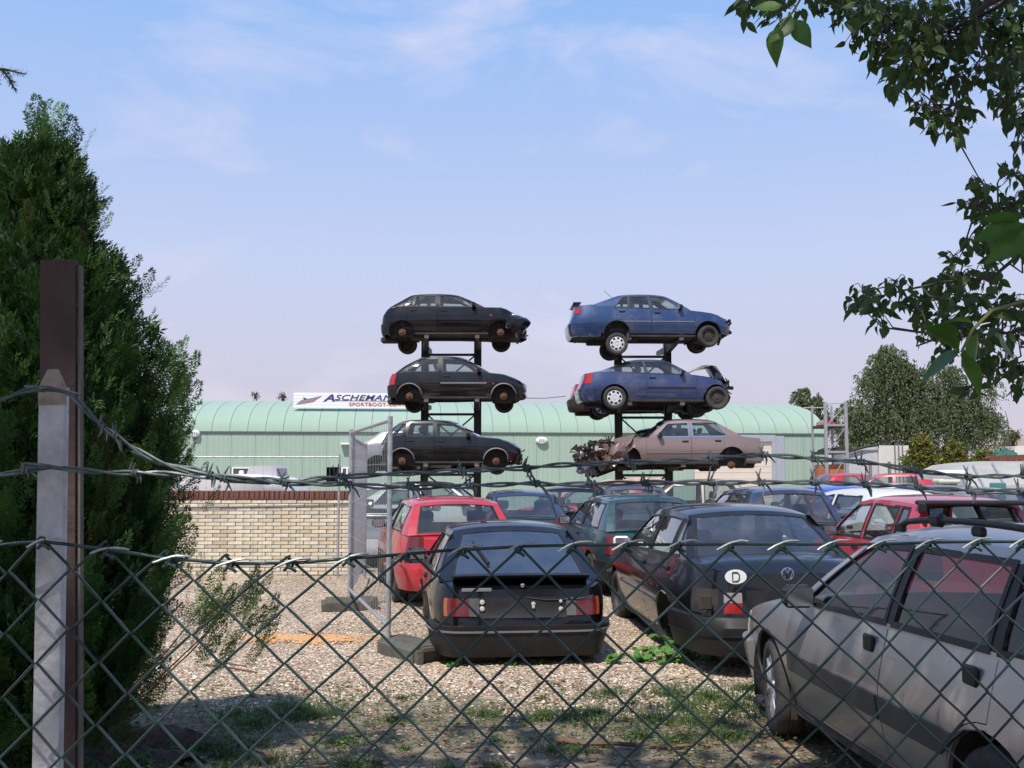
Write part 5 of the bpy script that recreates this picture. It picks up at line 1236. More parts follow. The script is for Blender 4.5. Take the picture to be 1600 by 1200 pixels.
# scaffold tower
M_GREYL2 = mat('dull grey tube', (.22, .23, .24), .6)
M_SC = mat('scaffold tube', (.30, .31, .33), .55, .3, var=.15)
D = 43; X0, X1 = LX(1292, D), LX(1324, D); t = empty('storage_tower', (X0, D, 0), label='galvanised storage tower holding a small red car beside the hall', category='rack'); W_ = X1-X0; dp = 1.9; zt_ = zat(629, D)
for x in (0, W_):
    for y in (0, dp): MB().box((x, y, zt_/2), (.13 if y == 0 else .08, .09, zt_)).obj('upright', M_SC, t, None)
for z in (zat(665, D), zat(707, D)):
    MB().box((W_/2, dp/2, z), (W_, dp, .12)).obj('shelf', M_DARK, t, None); MB().box((W_/2, -.05, z+.02), (W_-.13, .06, .10)).obj('beam', M_SC, t, None)
for a_, b_ in ((zat(707, D), zat(668, D)), (zat(760, D), zat(712, D)), (zat(665, D), zat(635, D))):
    MB().tube([(.05, -.02, a_), (W_-.05, -.02, b_)], .025, 5).obj('brace', M_GREYL2, t, None)
MB().tube([(-.9, .1, zat(637, D)), (.0, .1, zat(637, D))], .025, 5).obj('stub_tube', M_SC, t, None); MB().tube([(0, 0, zat(631, D)), (W_, 0, zat(630, D))], .015, 4).obj('top_wire', M_SC, t, None)
zs = zat(664, D)+.03
def lump(name, label, cat, pts, D, y0, y1, m, z0=None):
    """solid with a given side outline in photo pixels at distance D and real depth"""
    P = [px(x, y, D) for x, y in pts]; o = P[0].copy(); mb = MB(); mb.prism([(p.x-o.x, p.z-o.z) for p in P], 0, y1-y0, 'Y')
    oo = mb.obj(name, m, None, 25, label=label, category=cat); oo.location = (o.x, D+y0, o.z); return oo
lump('small_red_wreck', 'crumpled red car body on the upper shelf of the storage tower', 'car', [(1293, 664), (1293, 658), (1296, 655), (1302, 657), (1307, 660), (1309, 664)], D, .2, 1.6, PRED)
lump('orange_container', 'rusty orange container at the foot of the storage tower', 'container', [(1296, 752), (1296, 726), (1322, 725), (1322, 752)], D, .3, 2.2, mat('orange steel', (.40, .13, .05), .6, var=.3, vscale=3))
for i, (xa, xb_, y_) in enumerate(((1292, 1318, 702), (1318, 1334, 703))): pass
lump('dark_wreck_on_shelf', 'flattened dark wreck on the lower shelf of the storage tower', 'car', [(1296, 707), (1296, 702), (1305, 699), (1318, 699), (1328, 697), (1333, 701), (1328, 707)], D, .1, 1.7, M_DARK)
# box trailer
M_BOXW = mat('white box body', (.66, .64, .61), .5, dirt=(.35, .33, .3), dirt_amt=.3, dscale=1.5)
D = 46; X0, X1, X2 = LX(1326, D), LX(1374, D), LX(1421, D); t = empty('box_trailer', (X0, D, 0), label='white box trailer body behind the storage tower', category='trailer')
zt_ = zat(696, D); zc_ = .9
MB().box(((X1-X0)/2, 1.3, (zt_+zc_)/2-.1), (X1-X0-.05, 2.4, zt_-zc_-.2)).obj('grey_side', mat('pale grey sheet', (.46, .46, .48), .6, var=.1), t, None)
MB().box(((X2+X1)/2-X0, 1.25, (zt_+zc_)/2), (X2-X1, 2.5, zt_-zc_)).obj('white_front', M_BOXW, t, None)
for x in (1399, 1405, 1411): MB().box((LX(x, D)-X0, -.02, (zt_+zc_)/2), (.05, .04, zt_-zc_)).obj('locking_bar', M_GREYP, t, None)
MB().tube([(0, -.02, zt_-.28), ((X1-X0)*.6, -.02, zt_-.05), (X1-X0, -.02, zt_+.02)], .06, 5).obj('roof_edge', M_DARK, t, None); MB().box(((X2-X0)/2, 1.2, .6), (X2-X0, 2.0, .25)).obj('chassis', M_DARK, t, None)
for x in (.6, 2.0): MB().lathe([(.45, -.2), (.45, .1), (.01, .1)], 18, (x, .2, .45)).obj('wheel', M_TYRE, t)
# red forklift-like machines
D = 38
for i, (x0, x1, lab) in enumerate(((1330, 1356, 'red wreck left of the grey post before the white box trailer'), (1358, 1396, 'red wreck right of the grey post before the white box trailer'))):
    c = car('parked_car', lab, dict(PV, paint=PRED, H=1.40, detail=0, L=3.8, bf=None, doors=[]), .25, (LX((x0+x1)/2, D-i*1.5), D-i*1.5), R(15+150*i))
for i, x in enumerate((1360, 1390)): MB().box((0, 0, zat(722, D)/2), (.09, .09, zat(722, D))).obj('steel_post', M_GREYP, None, None, label=('left' if i == 0 else 'right')+' thin grey steel post in front of the white box trailer', category='post').location = (LX(x, D-1.8), D-1.8, 0)
# awning trailer
D = 26; t = empty('awning_trailer', (LX(1462, D), D, 0), label='large trailer under a pale grey ribbed tarpaulin at the right', category='trailer')
P0 = [(1494, 752), (1500, 738), (1520, 729), (1550, 725), (1600, 722), (1680, 722)]
o = t.location; M_TARP = mat('pale grey tarpaulin', (.36, .35, .33), .75, dirt=(.2, .19, .17), dirt_amt=.5, dscale=1.2)
m = MB(); A_ = [px(x, y, D+1.0)-o for x, y in P0]; B_ = [Vector((p.x-.28, -.2, p.z-.55)) for p in A_]; C_ = [Vector((p.x-.55, -.3, .75)) for p in A_]
grid(m, [A_, B_, C_]); grid(m, [[p+Vector((0, 2.6, .05)) for p in A_], A_]); m.obj('tarpaulin', M_TARP, t, 20)
m = MB()
for k in range(8): u = k/7; p = A_[0].lerp(A_[-1], u); 
for i, (a_, b_, c_) in enumerate(zip(A_, B_, C_)): MB().tube([a_+Vector((0, -.02, .02)), b_+Vector((0, -.03, 0)), c_+Vector((0, -.03, 0))], .03, 5).obj('rib', M_GALV, t)
m = MB().bbox((LX(1482, D)-o.x, -.1, zat(739, D)), (.62, .5, .14), .05); m.obj('white_lid', M_WHITE, t)
m = MB().bbox((LX(1477, D)-o.x, -.05, zat(752, D)), (.55, .5, .12), .04); m.obj('pale_box', mat('pale sage', (.5, .54, .48), .6), t)
m = MB().bbox((LX(1546, D)-o.x, -.42, zat(760, D)), (.42, .06, .2), .03); m.obj('round_window', mat('teal pane', (.04, .18, .17), .2, coat=.5), t)
m = MB().box((1.6, .9, .6), (3.4, 2.0, .25)); m.obj('chassis', M_DARK, t, None)
lump('brown_roof', 'long rusty brown shed roof edge at the far right', 'shed', [(1548, 724), (1546, 716), (1550, 712), (1700, 707), (1700, 724)], 41, 0, .5, mat('rusty brown sheet', (.13, .05, .03), .8, var=.4))
lump('teal_shed', 'teal gabled shed in the distance at the right', 'shed', [(1552, 745), (1552, 708), (1572, 700), (1590, 708), (1590, 745)], 70, 0, 1.2, mat('teal boards', (.05, .17, .15), .7, var=.2))
h1 = lump('far_house', 'distant house with pale roof behind the teal shed', 'house', [(1548, 745), (1548, 694), (1560, 684), (1600, 684), (1612, 694), (1612, 745)], 85, 0, 2, mat('pale render', (.42, .35, .33), .8, var=.1))
mr_ = px(1548, 745, 85)
lump('white_hall', 'white low hall roof in the distance at the right edge', 'building', [(1586, 745), (1586, 697), (1660, 694), (1660, 745)], 78, 0, 2, M_BOXW)
# rolled awning lying on a roof
lump_o = MB(); a_, b_ = px(938, 756, 23.2), px(1034, 751, 23.2); dd = b_-a_
lump_o.tube([dd*k/8+Vector((0, 0, .02*math.sin(k*1.7))) for k in range(9)], [.05, .075, .07, .08, .085, .08, .09, .08, .06], 8).obj('rolled_tarpaulin', mat('pink beige cloth', (.45, .30, .25), .9, var=.2, bump=.4, bscale=12), None, label='pinkish rolled tarpaulin lying across car roofs in the back row', category='tarpaulin').location = a_
# ---------------- vegetation ----------------
def leafmat(name, c, tr=.3, c2=None): return mat(name, c, .55, var=.35, vscale=2.2, trans=tr, c2=c2)
M_BARK = mat('bark', (.085, .07, .055), .95, var=.35, bump=.6, bscale=18)
M_BIRCHB = mat('birch bark', (.42, .41, .39), .85, dirt=(.06, .05, .05), dirt_amt=.9, dscale=2.5)
def tonemat(name, rough=.6, tr=.28):
    """leaf material that reads each leaf's own tone"""
    m = bpy.data.materials.new(name); m.use_nodes = True; t = m.node_tree; p = t.nodes['Principled BSDF']; a = N(t, 'ShaderNodeAttribute'); a.attribute_name = 'tone'
    t.links.new(a.outputs['Color'], p.inputs['Base Color']); p.inputs['Roughness'].default_value = rough; p.inputs['Specular IOR Level'].default_value = .35
    x = N(t, 'ShaderNodeBsdfTranslucent'); g = N(t, 'ShaderNodeMix', _data_type='RGBA', _blend_type='MULTIPLY'); g.inputs[0].default_value = 1; g.inputs[7].default_value = (1.5, 1.8, .7, 1); t.links.new(a.outputs['Color'], g.inputs[6]); t.links.new(g.outputs[2], x.inputs[0])
    s = N(t, 'ShaderNodeMixShader'); s.inputs[0].default_value = tr; t.links.new(p.outputs[0], s.inputs[1]); t.links.new(x.outputs[0], s.inputs[2]); t.links.new(s.outputs[0], t.nodes['Material Output'].inputs[0]); return m
def rotmats(n, axis=None):
    q = rng.normal(size=(n, 4)); q /= np.linalg.norm(q, axis=1)[:, None]; w_, x, y, z = q.T
    return np.stack([np.stack([1-2*(y*y+z*z), 2*(x*y-z*w_), 2*(x*z+y*w_)], 1), np.stack([2*(x*y+z*w_), 1-2*(x*x+z*z), 2*(y*z-x*w_)], 1), np.stack([2*(x*z-y*w_), 2*(y*z+x*w_), 1-2*(x*x+y*y)], 1)], 1)
def place(base_v, base_f, P, Rm, S, tones=None):
    bv = np.asarray(base_v, float); bf = np.asarray(base_f, int); n, k = len(P), len(bv)
    v = np.einsum('nij,kj->nki', Rm, bv)*np.asarray(S).reshape(n, 1, -1)+np.asarray(P)[:, None, :]
    f = bf[None]+(np.arange(n)*k)[:, None, None]; me = npmesh(v.reshape(-1, 3), f.reshape(-1, bf.shape[1]))
    if tones is not None:
        at = me.attributes.new('tone', 'FLOAT_COLOR', 'POINT'); col = np.ones((n, k, 4), np.float32); col[:, :, :3] = np.asarray(tones)[:, None, :]; at.data.foreach_set('color', col.ravel())
    return me
LEAF4 = ([(-1, 0, 0), (-.1, .55, .12), (1, 0, 0), (-.1, -.55, .12)], [(0, 1, 2, 3)])
def basis(d, roll):
    """rotation matrices whose X axis is d"""
    d = d/np.linalg.norm(d, axis=1)[:, None]; up = np.tile([0, 0, 1.], (len(d), 1)); up[np.abs(d[:, 2]) > .95] = (1, 0, 0)
    a = np.cross(up, d); a /= np.linalg.norm(a, axis=1)[:, None]; b = np.cross(d, a)
    c, s = np.cos(roll)[:, None], np.sin(roll)[:, None]; return np.stack([d, a*c+b*s, -a*s+b*c], 2)
def tones(n, cols, lo=.7, hi=1.2): c = np.array(cols); return c[rng.integers(0, len(c), n)]*rng.uniform(lo, hi, (n, 1))
# ---- birch and company in the distance
def broadtree(label, D, trunks, blobs, leaf, cols, droop=.0, name='broadleaf_tree', cat='tree', dens=1.0, barkm=None, grp=None):
    o = px(trunks[0][0], 745, D); o.z = 0; t = empty(name, o, label=label, category=cat)
    if grp: t['group'] = grp
    for i, (x, ytop, lean) in enumerate(trunks):
        p = px(x, 745, D); p.z = 0; zt_ = zat(ytop, D); pts = [Vector((p.x+lean*k*k/16-o.x, p.y-o.y, zt_*k/4)) for k in range(5)]
        MB().tube(pts, [.22, .17, .12, .07, .02], 7).obj('trunk', barkm or M_BARK, t)
    m = MB(); P = []; Dr = []
    sc_ = D/FPX
    for cx, cy, rx, ry, n in [(b[0]+random.uniform(-.75, .75)*b[2], b[1]+random.uniform(-.7, .7)*b[3], b[2]*k_, b[3]*k_, b[4]*k_*.55) for b in blobs for k_ in (random.uniform(.3, .7), random.uniform(.3, .7), random.uniform(.25, .6), random.uniform(.7, .85))]:
        c = px(cx, cy, D); n = int(n*dens); RX, RY = rx*sc_, ry*sc_
        # branch from the nearest trunk
        x0 = min(trunks, key=lambda q: abs(q[0]-cx)); b0 = px(x0[0], min(cy+ry*1.6, 738), D); m.tube([b0-o, b0.lerp(c, .6)+Vector((0, 0, .1))-o, c-o], [.06, .035, .012], 5)
        if droop:
            ns = n//26
            for _ in range(ns):
                a = rng.normal(size=3); a /= np.linalg.norm(a); r = rng.random()**.45
                s0 = np.array([c.x+a[0]*RX*r, c.y+a[1]*RX*r, c.z+abs(a[2])*RY*r*(1 if rng.random() < .75 else -1)]); ln = rng.uniform(.5, 1.0)*droop
                for k in range(26):
                    u = rng.random(); P.append(s0+[a[0]*.35*u+rng.normal()*.07, a[1]*.35*u+rng.normal()*.07, .15*u-ln*u*u+rng.normal()*.04]); Dr.append((a[0]*.3, a[1]*.3, -1))
        else:
            a = rng.normal(size=(n, 3)); a /= np.linalg.norm(a, axis=1)[:, None]; r = rng.random(n)**.4
            # clumps within the blob
            q = np.array([c.x, c.y, c.z])+a*r[:, None]*[RX, RX, RY]+rng.normal(size=(n, 3))*leaf*1.2
            P += list(q); Dr += list(a+rng.normal(size=(n, 3))*.6)
    m.obj('branches', M_BARK if not barkm else barkm, t)
    P = np.array(P)-np.array(o); Dr = np.array(Dr)+rng.normal(size=(len(P), 3))*.5
    me = place(*LEAF4, P, basis(Dr, rng.uniform(0, 6.3, len(P))), leaf*rng.uniform(.6, 1.2, (len(P), 1)), tones(len(P), cols))
    link('crown', me, MATS.get('lv'+name) or MATS.setdefault('lv'+name, tonemat('leaves of '+name)), t); return t
BC = [(.115, .145, .068), (.085, .115, .055), (.155, .18, .09), (.07, .092, .045)]
broadtree('tall drooping birch rising behind the white box trailer', 62, [(1385, 560, .4), (1420, 550, -.3), (1478, 575, .5), (1530, 620, .5)],
          [(1400, 575, 42, 32, 4200), (1372, 590, 26, 34, 2000), (1420, 570, 30, 30, 2000), (1375, 640, 34, 40, 3400), (1345, 655, 34, 42, 3000), (1325, 690, 30, 36, 2200), (1440, 630, 50, 50, 6000), (1490, 620, 48, 46, 5000), (1500, 670, 55, 46, 5200), (1540, 650, 24, 40, 1800), (1460, 590, 40, 30, 2200), (1410, 690, 60, 40, 5200), (1545, 610, 18, 14, 500), (1480, 700, 50, 34, 3400), (1350, 700, 40, 30, 2000)], .078, BC, 2.1, 'birch_tree', dens=1.45, barkm=M_BIRCHB)
broadtree('small feathery tree peeking over the right end of the hall', 66, [(1248, 612, .1), (1272, 622, .1)],
          [(1247, 622, 14, 18, 900), (1262, 634, 12, 14, 600), (1275, 628, 10, 12, 500), (1285, 645, 14, 14, 600), (1305, 650, 20, 20, 900)], .10, BC, 1.0, 'birch_tree', barkm=M_BIRCHB)
YC = [(.15, .17, .035), (.10, .14, .03), (.19, .18, .035), (.20, .12, .035), (.07, .11, .03)]
for lab, cx, w_, yt in (('yellowing bush against the white box trailer, left of three', 1437, 25, 686), ('yellowing bush with reddish tips, middle of three', 1488, 26, 694), ('yellowing bush nearest the brown shed roof, right of three', 1535, 27, 700)):
    broadtree(lab, 44, [(cx, yt+14, 0)], [(cx, yt+16, w_*.45, 16, 900), (cx-w_*.3, yt+36, w_*.7, 22, 1500), (cx+w_*.4, yt+38, w_*.6, 22, 1400), (cx, yt+58, w_, 24, 1800)], .085, YC, 0, 'garden_bush', 'bush', grp='yellowing bushes before the birch')
broadtree('small far tree beside the distant houses at the right', 84, [(1585, 690, 0)], [(1586, 690, 12, 14, 500), (1577, 700, 10, 10, 300)], .12, [(.10, .10, .05), (.14, .10, .05)], 0, 'broadleaf_tree')
MB().tube([(0, 0, 0), (.1, 0, 2.0), (0, .2, 2.9)], [.06, .04, .02], 5).obj('bare_branch', M_BARK, None, label='bare reddish twig rising above the distant houses', category='branch').location = px(1575, 700, 80)
for x, y, r in ((398, 617, 5), (442, 618, 6)):
    broadtree('bare treetop showing over the hall roof '+('near the conifer' if x < 420 else 'next to the roof sign'), 75, [(x, y-4, 0)], [(x, y, r, r*.9, 70)], .09, [(.14, .10, .09), (.10, .08, .07)], 0, 'distant_tree')

# ---- conifer
def spray(seed, L_=.36):
    r = random.Random(seed); V, F = [], []
    def needle(p, d, l, w_):
        d = d.normalized(); a = d.cross(Vector((0, 0, 1)))
        if a.length < .1: a = Vector((0, 1, 0))
        a.normalize(); b = len(V); V.extend([p, p+d*l*.45+a*w_, p+d*l, p+d*l*.45-a*w_]); F.append((b, b+1, b+2, b+3))
    n = 12
    for i in range(n):
        u = (i+.5)/n; p = Vector((L_*u, 0, .05*u*u))
        for s in (1, -1):
            bl = L_*.44*(1-u)**.7*r.uniform(.6, 1.1)*min(1, .4+u*3)+.012; an = R(r.uniform(28, 50)); d = Vector((math.cos(an), s*math.sin(an), r.uniform(-.25, .25)))
            k = max(2, int(bl/.024))
            for j in range(k):
                q = p+d*bl*(j+.5)/k
                for s2 in (1, -1):
                    a2 = an*s+s2*R(38); needle(q, Vector((math.cos(a2), math.sin(a2), r.uniform(-.3, .3))), .034*r.uniform(.7, 1.3), .0052)
            needle(p+d*bl*.8, d, .036, .005)
    needle(Vector((L_*.9, 0, .05)), Vector((1, 0, .3)), .05, .005); return np.array([tuple(v) for v in V]), np.array(F)
SPR = [spray(s) for s in range(4)]
CD = 5.7; ax = px(38, 745, CD).x
redge = [(146, 50), (165, 78), (200, 108), (250, 112), (310, 148), (370, 140), (410, 200), (450, 222), (500, 215), (545, 285), (580, 298), (640, 284), (700, 262), (760, 255), (820, 278), (860, 275), (920, 262), (980, 236), (1060, 225), (1130, 175), (1180, 120)]
_v, _f = [], []
for _k in range(8):
    _p = Vector((.10*_k, 0, 0)); _a = (.75 if _k % 2 else -.75) if _k < 7 else 0; _d = Vector((math.cos(_a), math.sin(_a), .25*math.sin(_k*2.1))); _n = Vector((-_d.y, _d.x, 0))*.075; _b = len(_v)
    _v += [_p, _p+_d*.22+_n, _p+_d*.5, _p+_d*.22-_n]; _f.append((_b, _b+1, _b+2, _b+3))
ND0 = ([tuple(v) for v in _v], _f)
ptsP, dirs, scl, tn = [], [], [], []
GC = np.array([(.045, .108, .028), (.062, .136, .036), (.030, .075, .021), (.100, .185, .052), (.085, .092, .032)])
zs_ = [zat(y, CD) for y, _ in redge]; rs_ = [(x-38)/FPX*CD for _, x in redge]
def rad(z): return float(np.interp(z, zs_[::-1], rs_[::-1]))
AX = []
for i in range(170):
    z = zs_[-1]*.3+(zs_[0]-.30-zs_[-1]*.3)*(1-random.random()**1.05); r = rad(z)
    if random.random() > r/.95+.25: continue
    AX.append((z, random.uniform(0, 2*math.pi), r*random.uniform(.80, 1.04)))
for x, y in ((60, 160), (84, 165), (112, 205), (148, 318), (212, 412), (292, 550), (262, 530), (284, 610), (276, 690), (256, 750), (276, 812), (268, 862), (250, 925), (226, 990), (20, 205), (0, 240)): p_ = px(x, y, CD); AX.append((p_.z, random.uniform(-.25, .25) if x > 60 else 3.1, abs(p_.x-ax)))
for z, th, r in AX:
    ln = random.uniform(.55, .95); tip = Vector((math.cos(th)*r, math.sin(th)*r*.9, z)); sl = random.uniform(.28, .5) if z > .9 else random.uniform(.6, .9)
    d = Vector((math.cos(th)*sl, math.sin(th)*sl, 1 if z > .9 else .45)).normalized(); w_ = random.uniform(.10, .17); c_ = GC[random.choices(range(5), (4, 4, 4, 2, 1))[0]]*random.uniform(.75, 1.25)
    for k in range(28):
        u = random.random()**.8; q = tip-d*(ln*u+.16)+Vector((random.gauss(0, 1), random.gauss(0, 1), random.gauss(0, .6)))*w_*(.15+u*.75)*.8
        if q.z < .05: continue
        ptsP.append((ax+q.x, CD+q.y, q.z)); dirs.append((d.x+math.cos(th)*.25+random.gauss(0, .3), d.y+math.sin(th)*.25+random.gauss(0, .3), d.z+random.gauss(0, .15))); scl.append(random.uniform(.45, .72)); tn.append(c_*random.uniform(.8, 1.2))
def plume(x, y, n=7, dx=.0, D=None, s=.9, col=None):
    for k in range(n):
        p = px(x-8*k*(.3+dx)+random.gauss(0, 6), y+16*k+60+random.gauss(0, 5), (D or CD)+random.gauss(0, .08)); ptsP.append(tuple(p)); dirs.append((.35+dx+random.gauss(0, .25), random.gauss(0, .3), 1.5-dx)); scl.append(s*random.uniform(.6, .9)); tn.append((GC[3] if col is None else np.array(col))*random.uniform(.8, 1.2))
for x, y in ((52, 150), (70, 158), (106, 204)): plume(x, y, 6, 0)
for x, y in ((398, 905), (382, 925), (345, 918), (370, 950), (318, 905), (300, 925), (410, 960), (350, 985), (330, 960), (320, 940), (375, 905)): plume(x, y-36, 5, .5, 5.3, .72, (.11, .19, .04))
ptsP, dirs, tn, scl = np.array(ptsP), np.array(dirs), np.array(tn), np.array(scl)
con = empty('conifer_tree', (ax, CD, 0), label='big dense dark green conifer at the left behind the white post', category='tree')
idx = rng.integers(0, 4, len(ptsP)); Rm = basis(dirs, rng.uniform(-.9, .9, len(ptsP)))
for k in range(4):
    s = idx == k; me = place(SPR[k][0], SPR[k][1], ptsP[s]-[ax, CD, 0], Rm[s], scl[s], tn[s])
    link('foliage', me, MATS.get('conifer leaf') or MATS.setdefault('conifer leaf', tonemat('conifer leaf', .6, .15)), con)
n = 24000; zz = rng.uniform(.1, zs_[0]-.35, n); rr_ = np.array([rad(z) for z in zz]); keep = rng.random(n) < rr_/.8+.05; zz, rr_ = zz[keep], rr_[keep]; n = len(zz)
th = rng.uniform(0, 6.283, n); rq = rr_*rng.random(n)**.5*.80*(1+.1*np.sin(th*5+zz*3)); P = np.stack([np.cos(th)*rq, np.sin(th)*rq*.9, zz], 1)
link('inner_foliage', place(*ND0, P, basis(np.stack([np.cos(th)*.6, np.sin(th)*.6, np.ones(n)], 1)+rng.normal(size=(n, 3))*.4, rng.uniform(0, 6.3, n)), .085*rng.uniform(.6, 1.3, (n, 1)), tones(n, GC[:3]*.8)), MATS['conifer leaf'], con, kind='stuff')  # tinted darker to put shade inside the crown
MB().tube([(0, 0, -.05), (.03, 0, 1.5), (.05, 0, 3.2)], [.16, .11, .03], 9).obj('trunk', M_BARK, con)
m = MB()
for i in range(150):
    z = random.uniform(.2, 3.3); r = rad(z)*.8; th = random.uniform(0, 6.28); m.tube([(0, 0, z-.4*r), (math.cos(th)*r*.4, math.sin(th)*r*.4, z-.1), (math.cos(th)*r*.62, math.sin(th)*r*.62, z+.12)], [.014, .008, .003], 4)
for x, y in ((398, 905), (370, 940), (330, 930)):
    q = px(x, y, 5.3)-Vector((ax, CD, 0)); m.tube([q*.62+Vector((-.05, 0, -.14)), q*.8+Vector((0, 0, -.07)), q], [.005, .004, .002], 5)
m.obj('limbs', mat('reddish twig bark', (.11, .06, .04), .9, var=.3), con, kind='stuff')
# dark earth mound with the old stump at its foot
mb = MB(); cen = px(180, 738, 6.35); rows = []
for i in range(13):
    rr = .85*i/12; rows.append([Vector((math.cos(q)*rr*.95, math.sin(q)*rr*.6, max(-.03, .10*(1-(i/12)**1.3)+.13*noise.noise(Vector((math.cos(q)*rr*4, math.sin(q)*rr*4, 2)))+.05*noise.noise(Vector((math.cos(q)*rr*13, math.sin(q)*rr*13, 2)))))) for q in [2*math.pi*k/28 for k in range(28)]])
grid(mb, rows, cyc=True); o_ = mb.obj('earth_mound', mat('dark humus', (.06, .042, .028), 1, var=.6, vscale=12, bump=.8, bscale=30), None, 60, kind='structure'); o_.location = (cen.x, 6.35, 0)
cs2 = [(cen.x+random.gauss(0, .45), 6.2+random.gauss(0, .4), random.uniform(.3, .9)) for _ in range(34)]
link('undergrowth', blades(cs2, 150, .10, .16, .004), M_GRASS, kind='stuff', label='dim grassy undergrowth at the foot of the conifer', category='grass')
# ---- spruce tip at the upper left
sp = empty('spruce_tree', (-3.6, 3.4, 0), label='spruce of which only one branch tip reaches in at the upper left', category='tree'); o = Vector((-3.6, 3.4, 0))
MB().tube([(0, 0, 0), (0, 0, 6)], [.14, .04], 8).obj('trunk', M_BARK, sp)
m = MB(); b1 = [Vector((0, 0, 2.4)), px(-60, 110, 3.2)-o, px(6, 108, 3.2)-o, px(40, 116, 3.2)-o]; b2 = [px(2, 108, 3.2)-o, px(14, 122, 3.2)-o, px(22, 138, 3.2)-o]; b3 = [px(-8, 112, 3.2)-o, px(-4, 130, 3.2)-o]
m.tube(b1, [.02, .006, .004, .002], 5); m.tube(b2, .003, 5); m.tube(b3, .003, 5); m.obj('branch', M_BARK, sp)
P, Dd = [], []
for b in (b1[1:], b2, b3):
    for i in range(len(b)-1):
        d = (b[i+1]-b[i]); 
        for k in range(70): p = b[i]+d*random.random(); P.append(tuple(p)); dn = d.normalized(); q = Vector((random.gauss(0, 1), random.gauss(0, 1), random.gauss(0, 1))).normalized(); Dd.append(tuple(dn*.9+q*.8))
P = np.array(P); Dd = np.array(Dd); ND = ([(0, 0, 0), (.5, .06, 0), (1, 0, 0), (.5, -.06, 0)], [(0, 1, 2, 3)])
link('needles', place(*ND, P, basis(Dd, rng.uniform(0, 6, len(P))), .019*rng.uniform(.8, 1.2, (len(P), 1)), tones(len(P), [(.04, .085, .04), (.06, .11, .05)])), MATS['conifer leaf'], sp)

# ---- the big broad-leaved tree whose crown hangs over the fence
TB = Vector((1.3, -2.6, 0)); tree = empty('broadleaf_tree', TB, label='broad-leaved tree hanging its dark leafy branches in from the upper right', category='tree')
MB().tube([(0, 0, 0), (.1, .1, 2.2), (.3, .2, 4.4), (0, 0, 7)], [.24, .19, .14, .05], 10).obj('trunk', M_BARK, tree)
def leaf_mesh(fold=.18, curl=.1, n=6):
    V, F = [], []
    for i in range(n+1):
        u = i/n; w_ = .30*math.sin(math.pi*min(1, u*1.02)**.78)*(1 if u < .97 else 0)*(1-.25*u); zc = -curl*u*u*1.2
        V += [(u, w_, zc+fold*w_), (u, 0, zc), (u, -w_, zc+fold*w_)]
    for i in range(n): a = 3*i; F += [(a, a+1, a+4, a+3), (a+1, a+2, a+5, a+4)]
    return V, F
LM = [leaf_mesh(.12, .1), leaf_mesh(.30, .3), leaf_mesh(.2, -.1), leaf_mesh(.38, .2)]
br = {   # branch lines in photo pixels with distance, thickness
    'a': ([(1720, -160, 2.6), (1640, -60, 3.0), (1560, 10, 3.4), (1480, 50, 3.6), (1400, 60, 3.7), (1370, 90, 3.7)], .012),
    'b': ([(1700, -200, 3.2), (1600, -90, 3.5), (1400, -40, 3.6), (1250, -22, 3.6), (1185, 5, 3.6)], .010),
    'c': ([(1640, -60, 3.0), (1524, 20, 3.3), (1530, 70, 3.3), (1545, 95, 3.3), (1522, 130, 3.3), (1500, 160, 3.3), (1480, 190, 3.3)], .007),
    'd': ([(1740, 60, 3.2), (1640, 80, 3.3), (1590, 120, 3.4), (1575, 160, 3.4), (1598, 215, 3.4)], .010),
    'e': ([(1760, 180, 3.2), (1660, 250, 3.4), (1605, 350, 3.5), (1590, 400, 3.5), (1550, 434, 3.5), (1480, 440, 3.5), (1420, 452, 3.5), (1345, 470, 3.5)], .013),
    'f': ([(1700, 180, 3.4), (1620, 300, 3.5), (1560, 330, 3.6), (1510, 318, 3.6)], .007),
    'g': ([(1720, 420, 3.2), (1640, 500, 3.4), (1580, 520, 3.5), (1500, 525, 3.6), (1440, 520, 3.6)], .009),
    'h': ([(1700, 520, 3.4), (1620, 560, 3.5), (1560, 575, 3.6), (1520, 600, 3.6)], .006)}
lines = []
for k, (pts, r) in br.items():
    w_ = [px(*p)-TB for p in pts]
    if k in 'abde': w_ = [Vector((.25, .2, 3.4+ord(k)%3*.5))]+[w_[0].lerp(Vector((.25, .2, 4)), .3)]+w_
    n_ = len(w_); MB().tube(w_, [r*(1-.8*i/(n_-1))+(.03 if i == 0 else 0) for i in range(n_)], 6).obj('branch', M_BARK, tree)
    lines += [w_[i].lerp(w_[i+1], j/6) for i in range(n_-1) for j in range(6)]
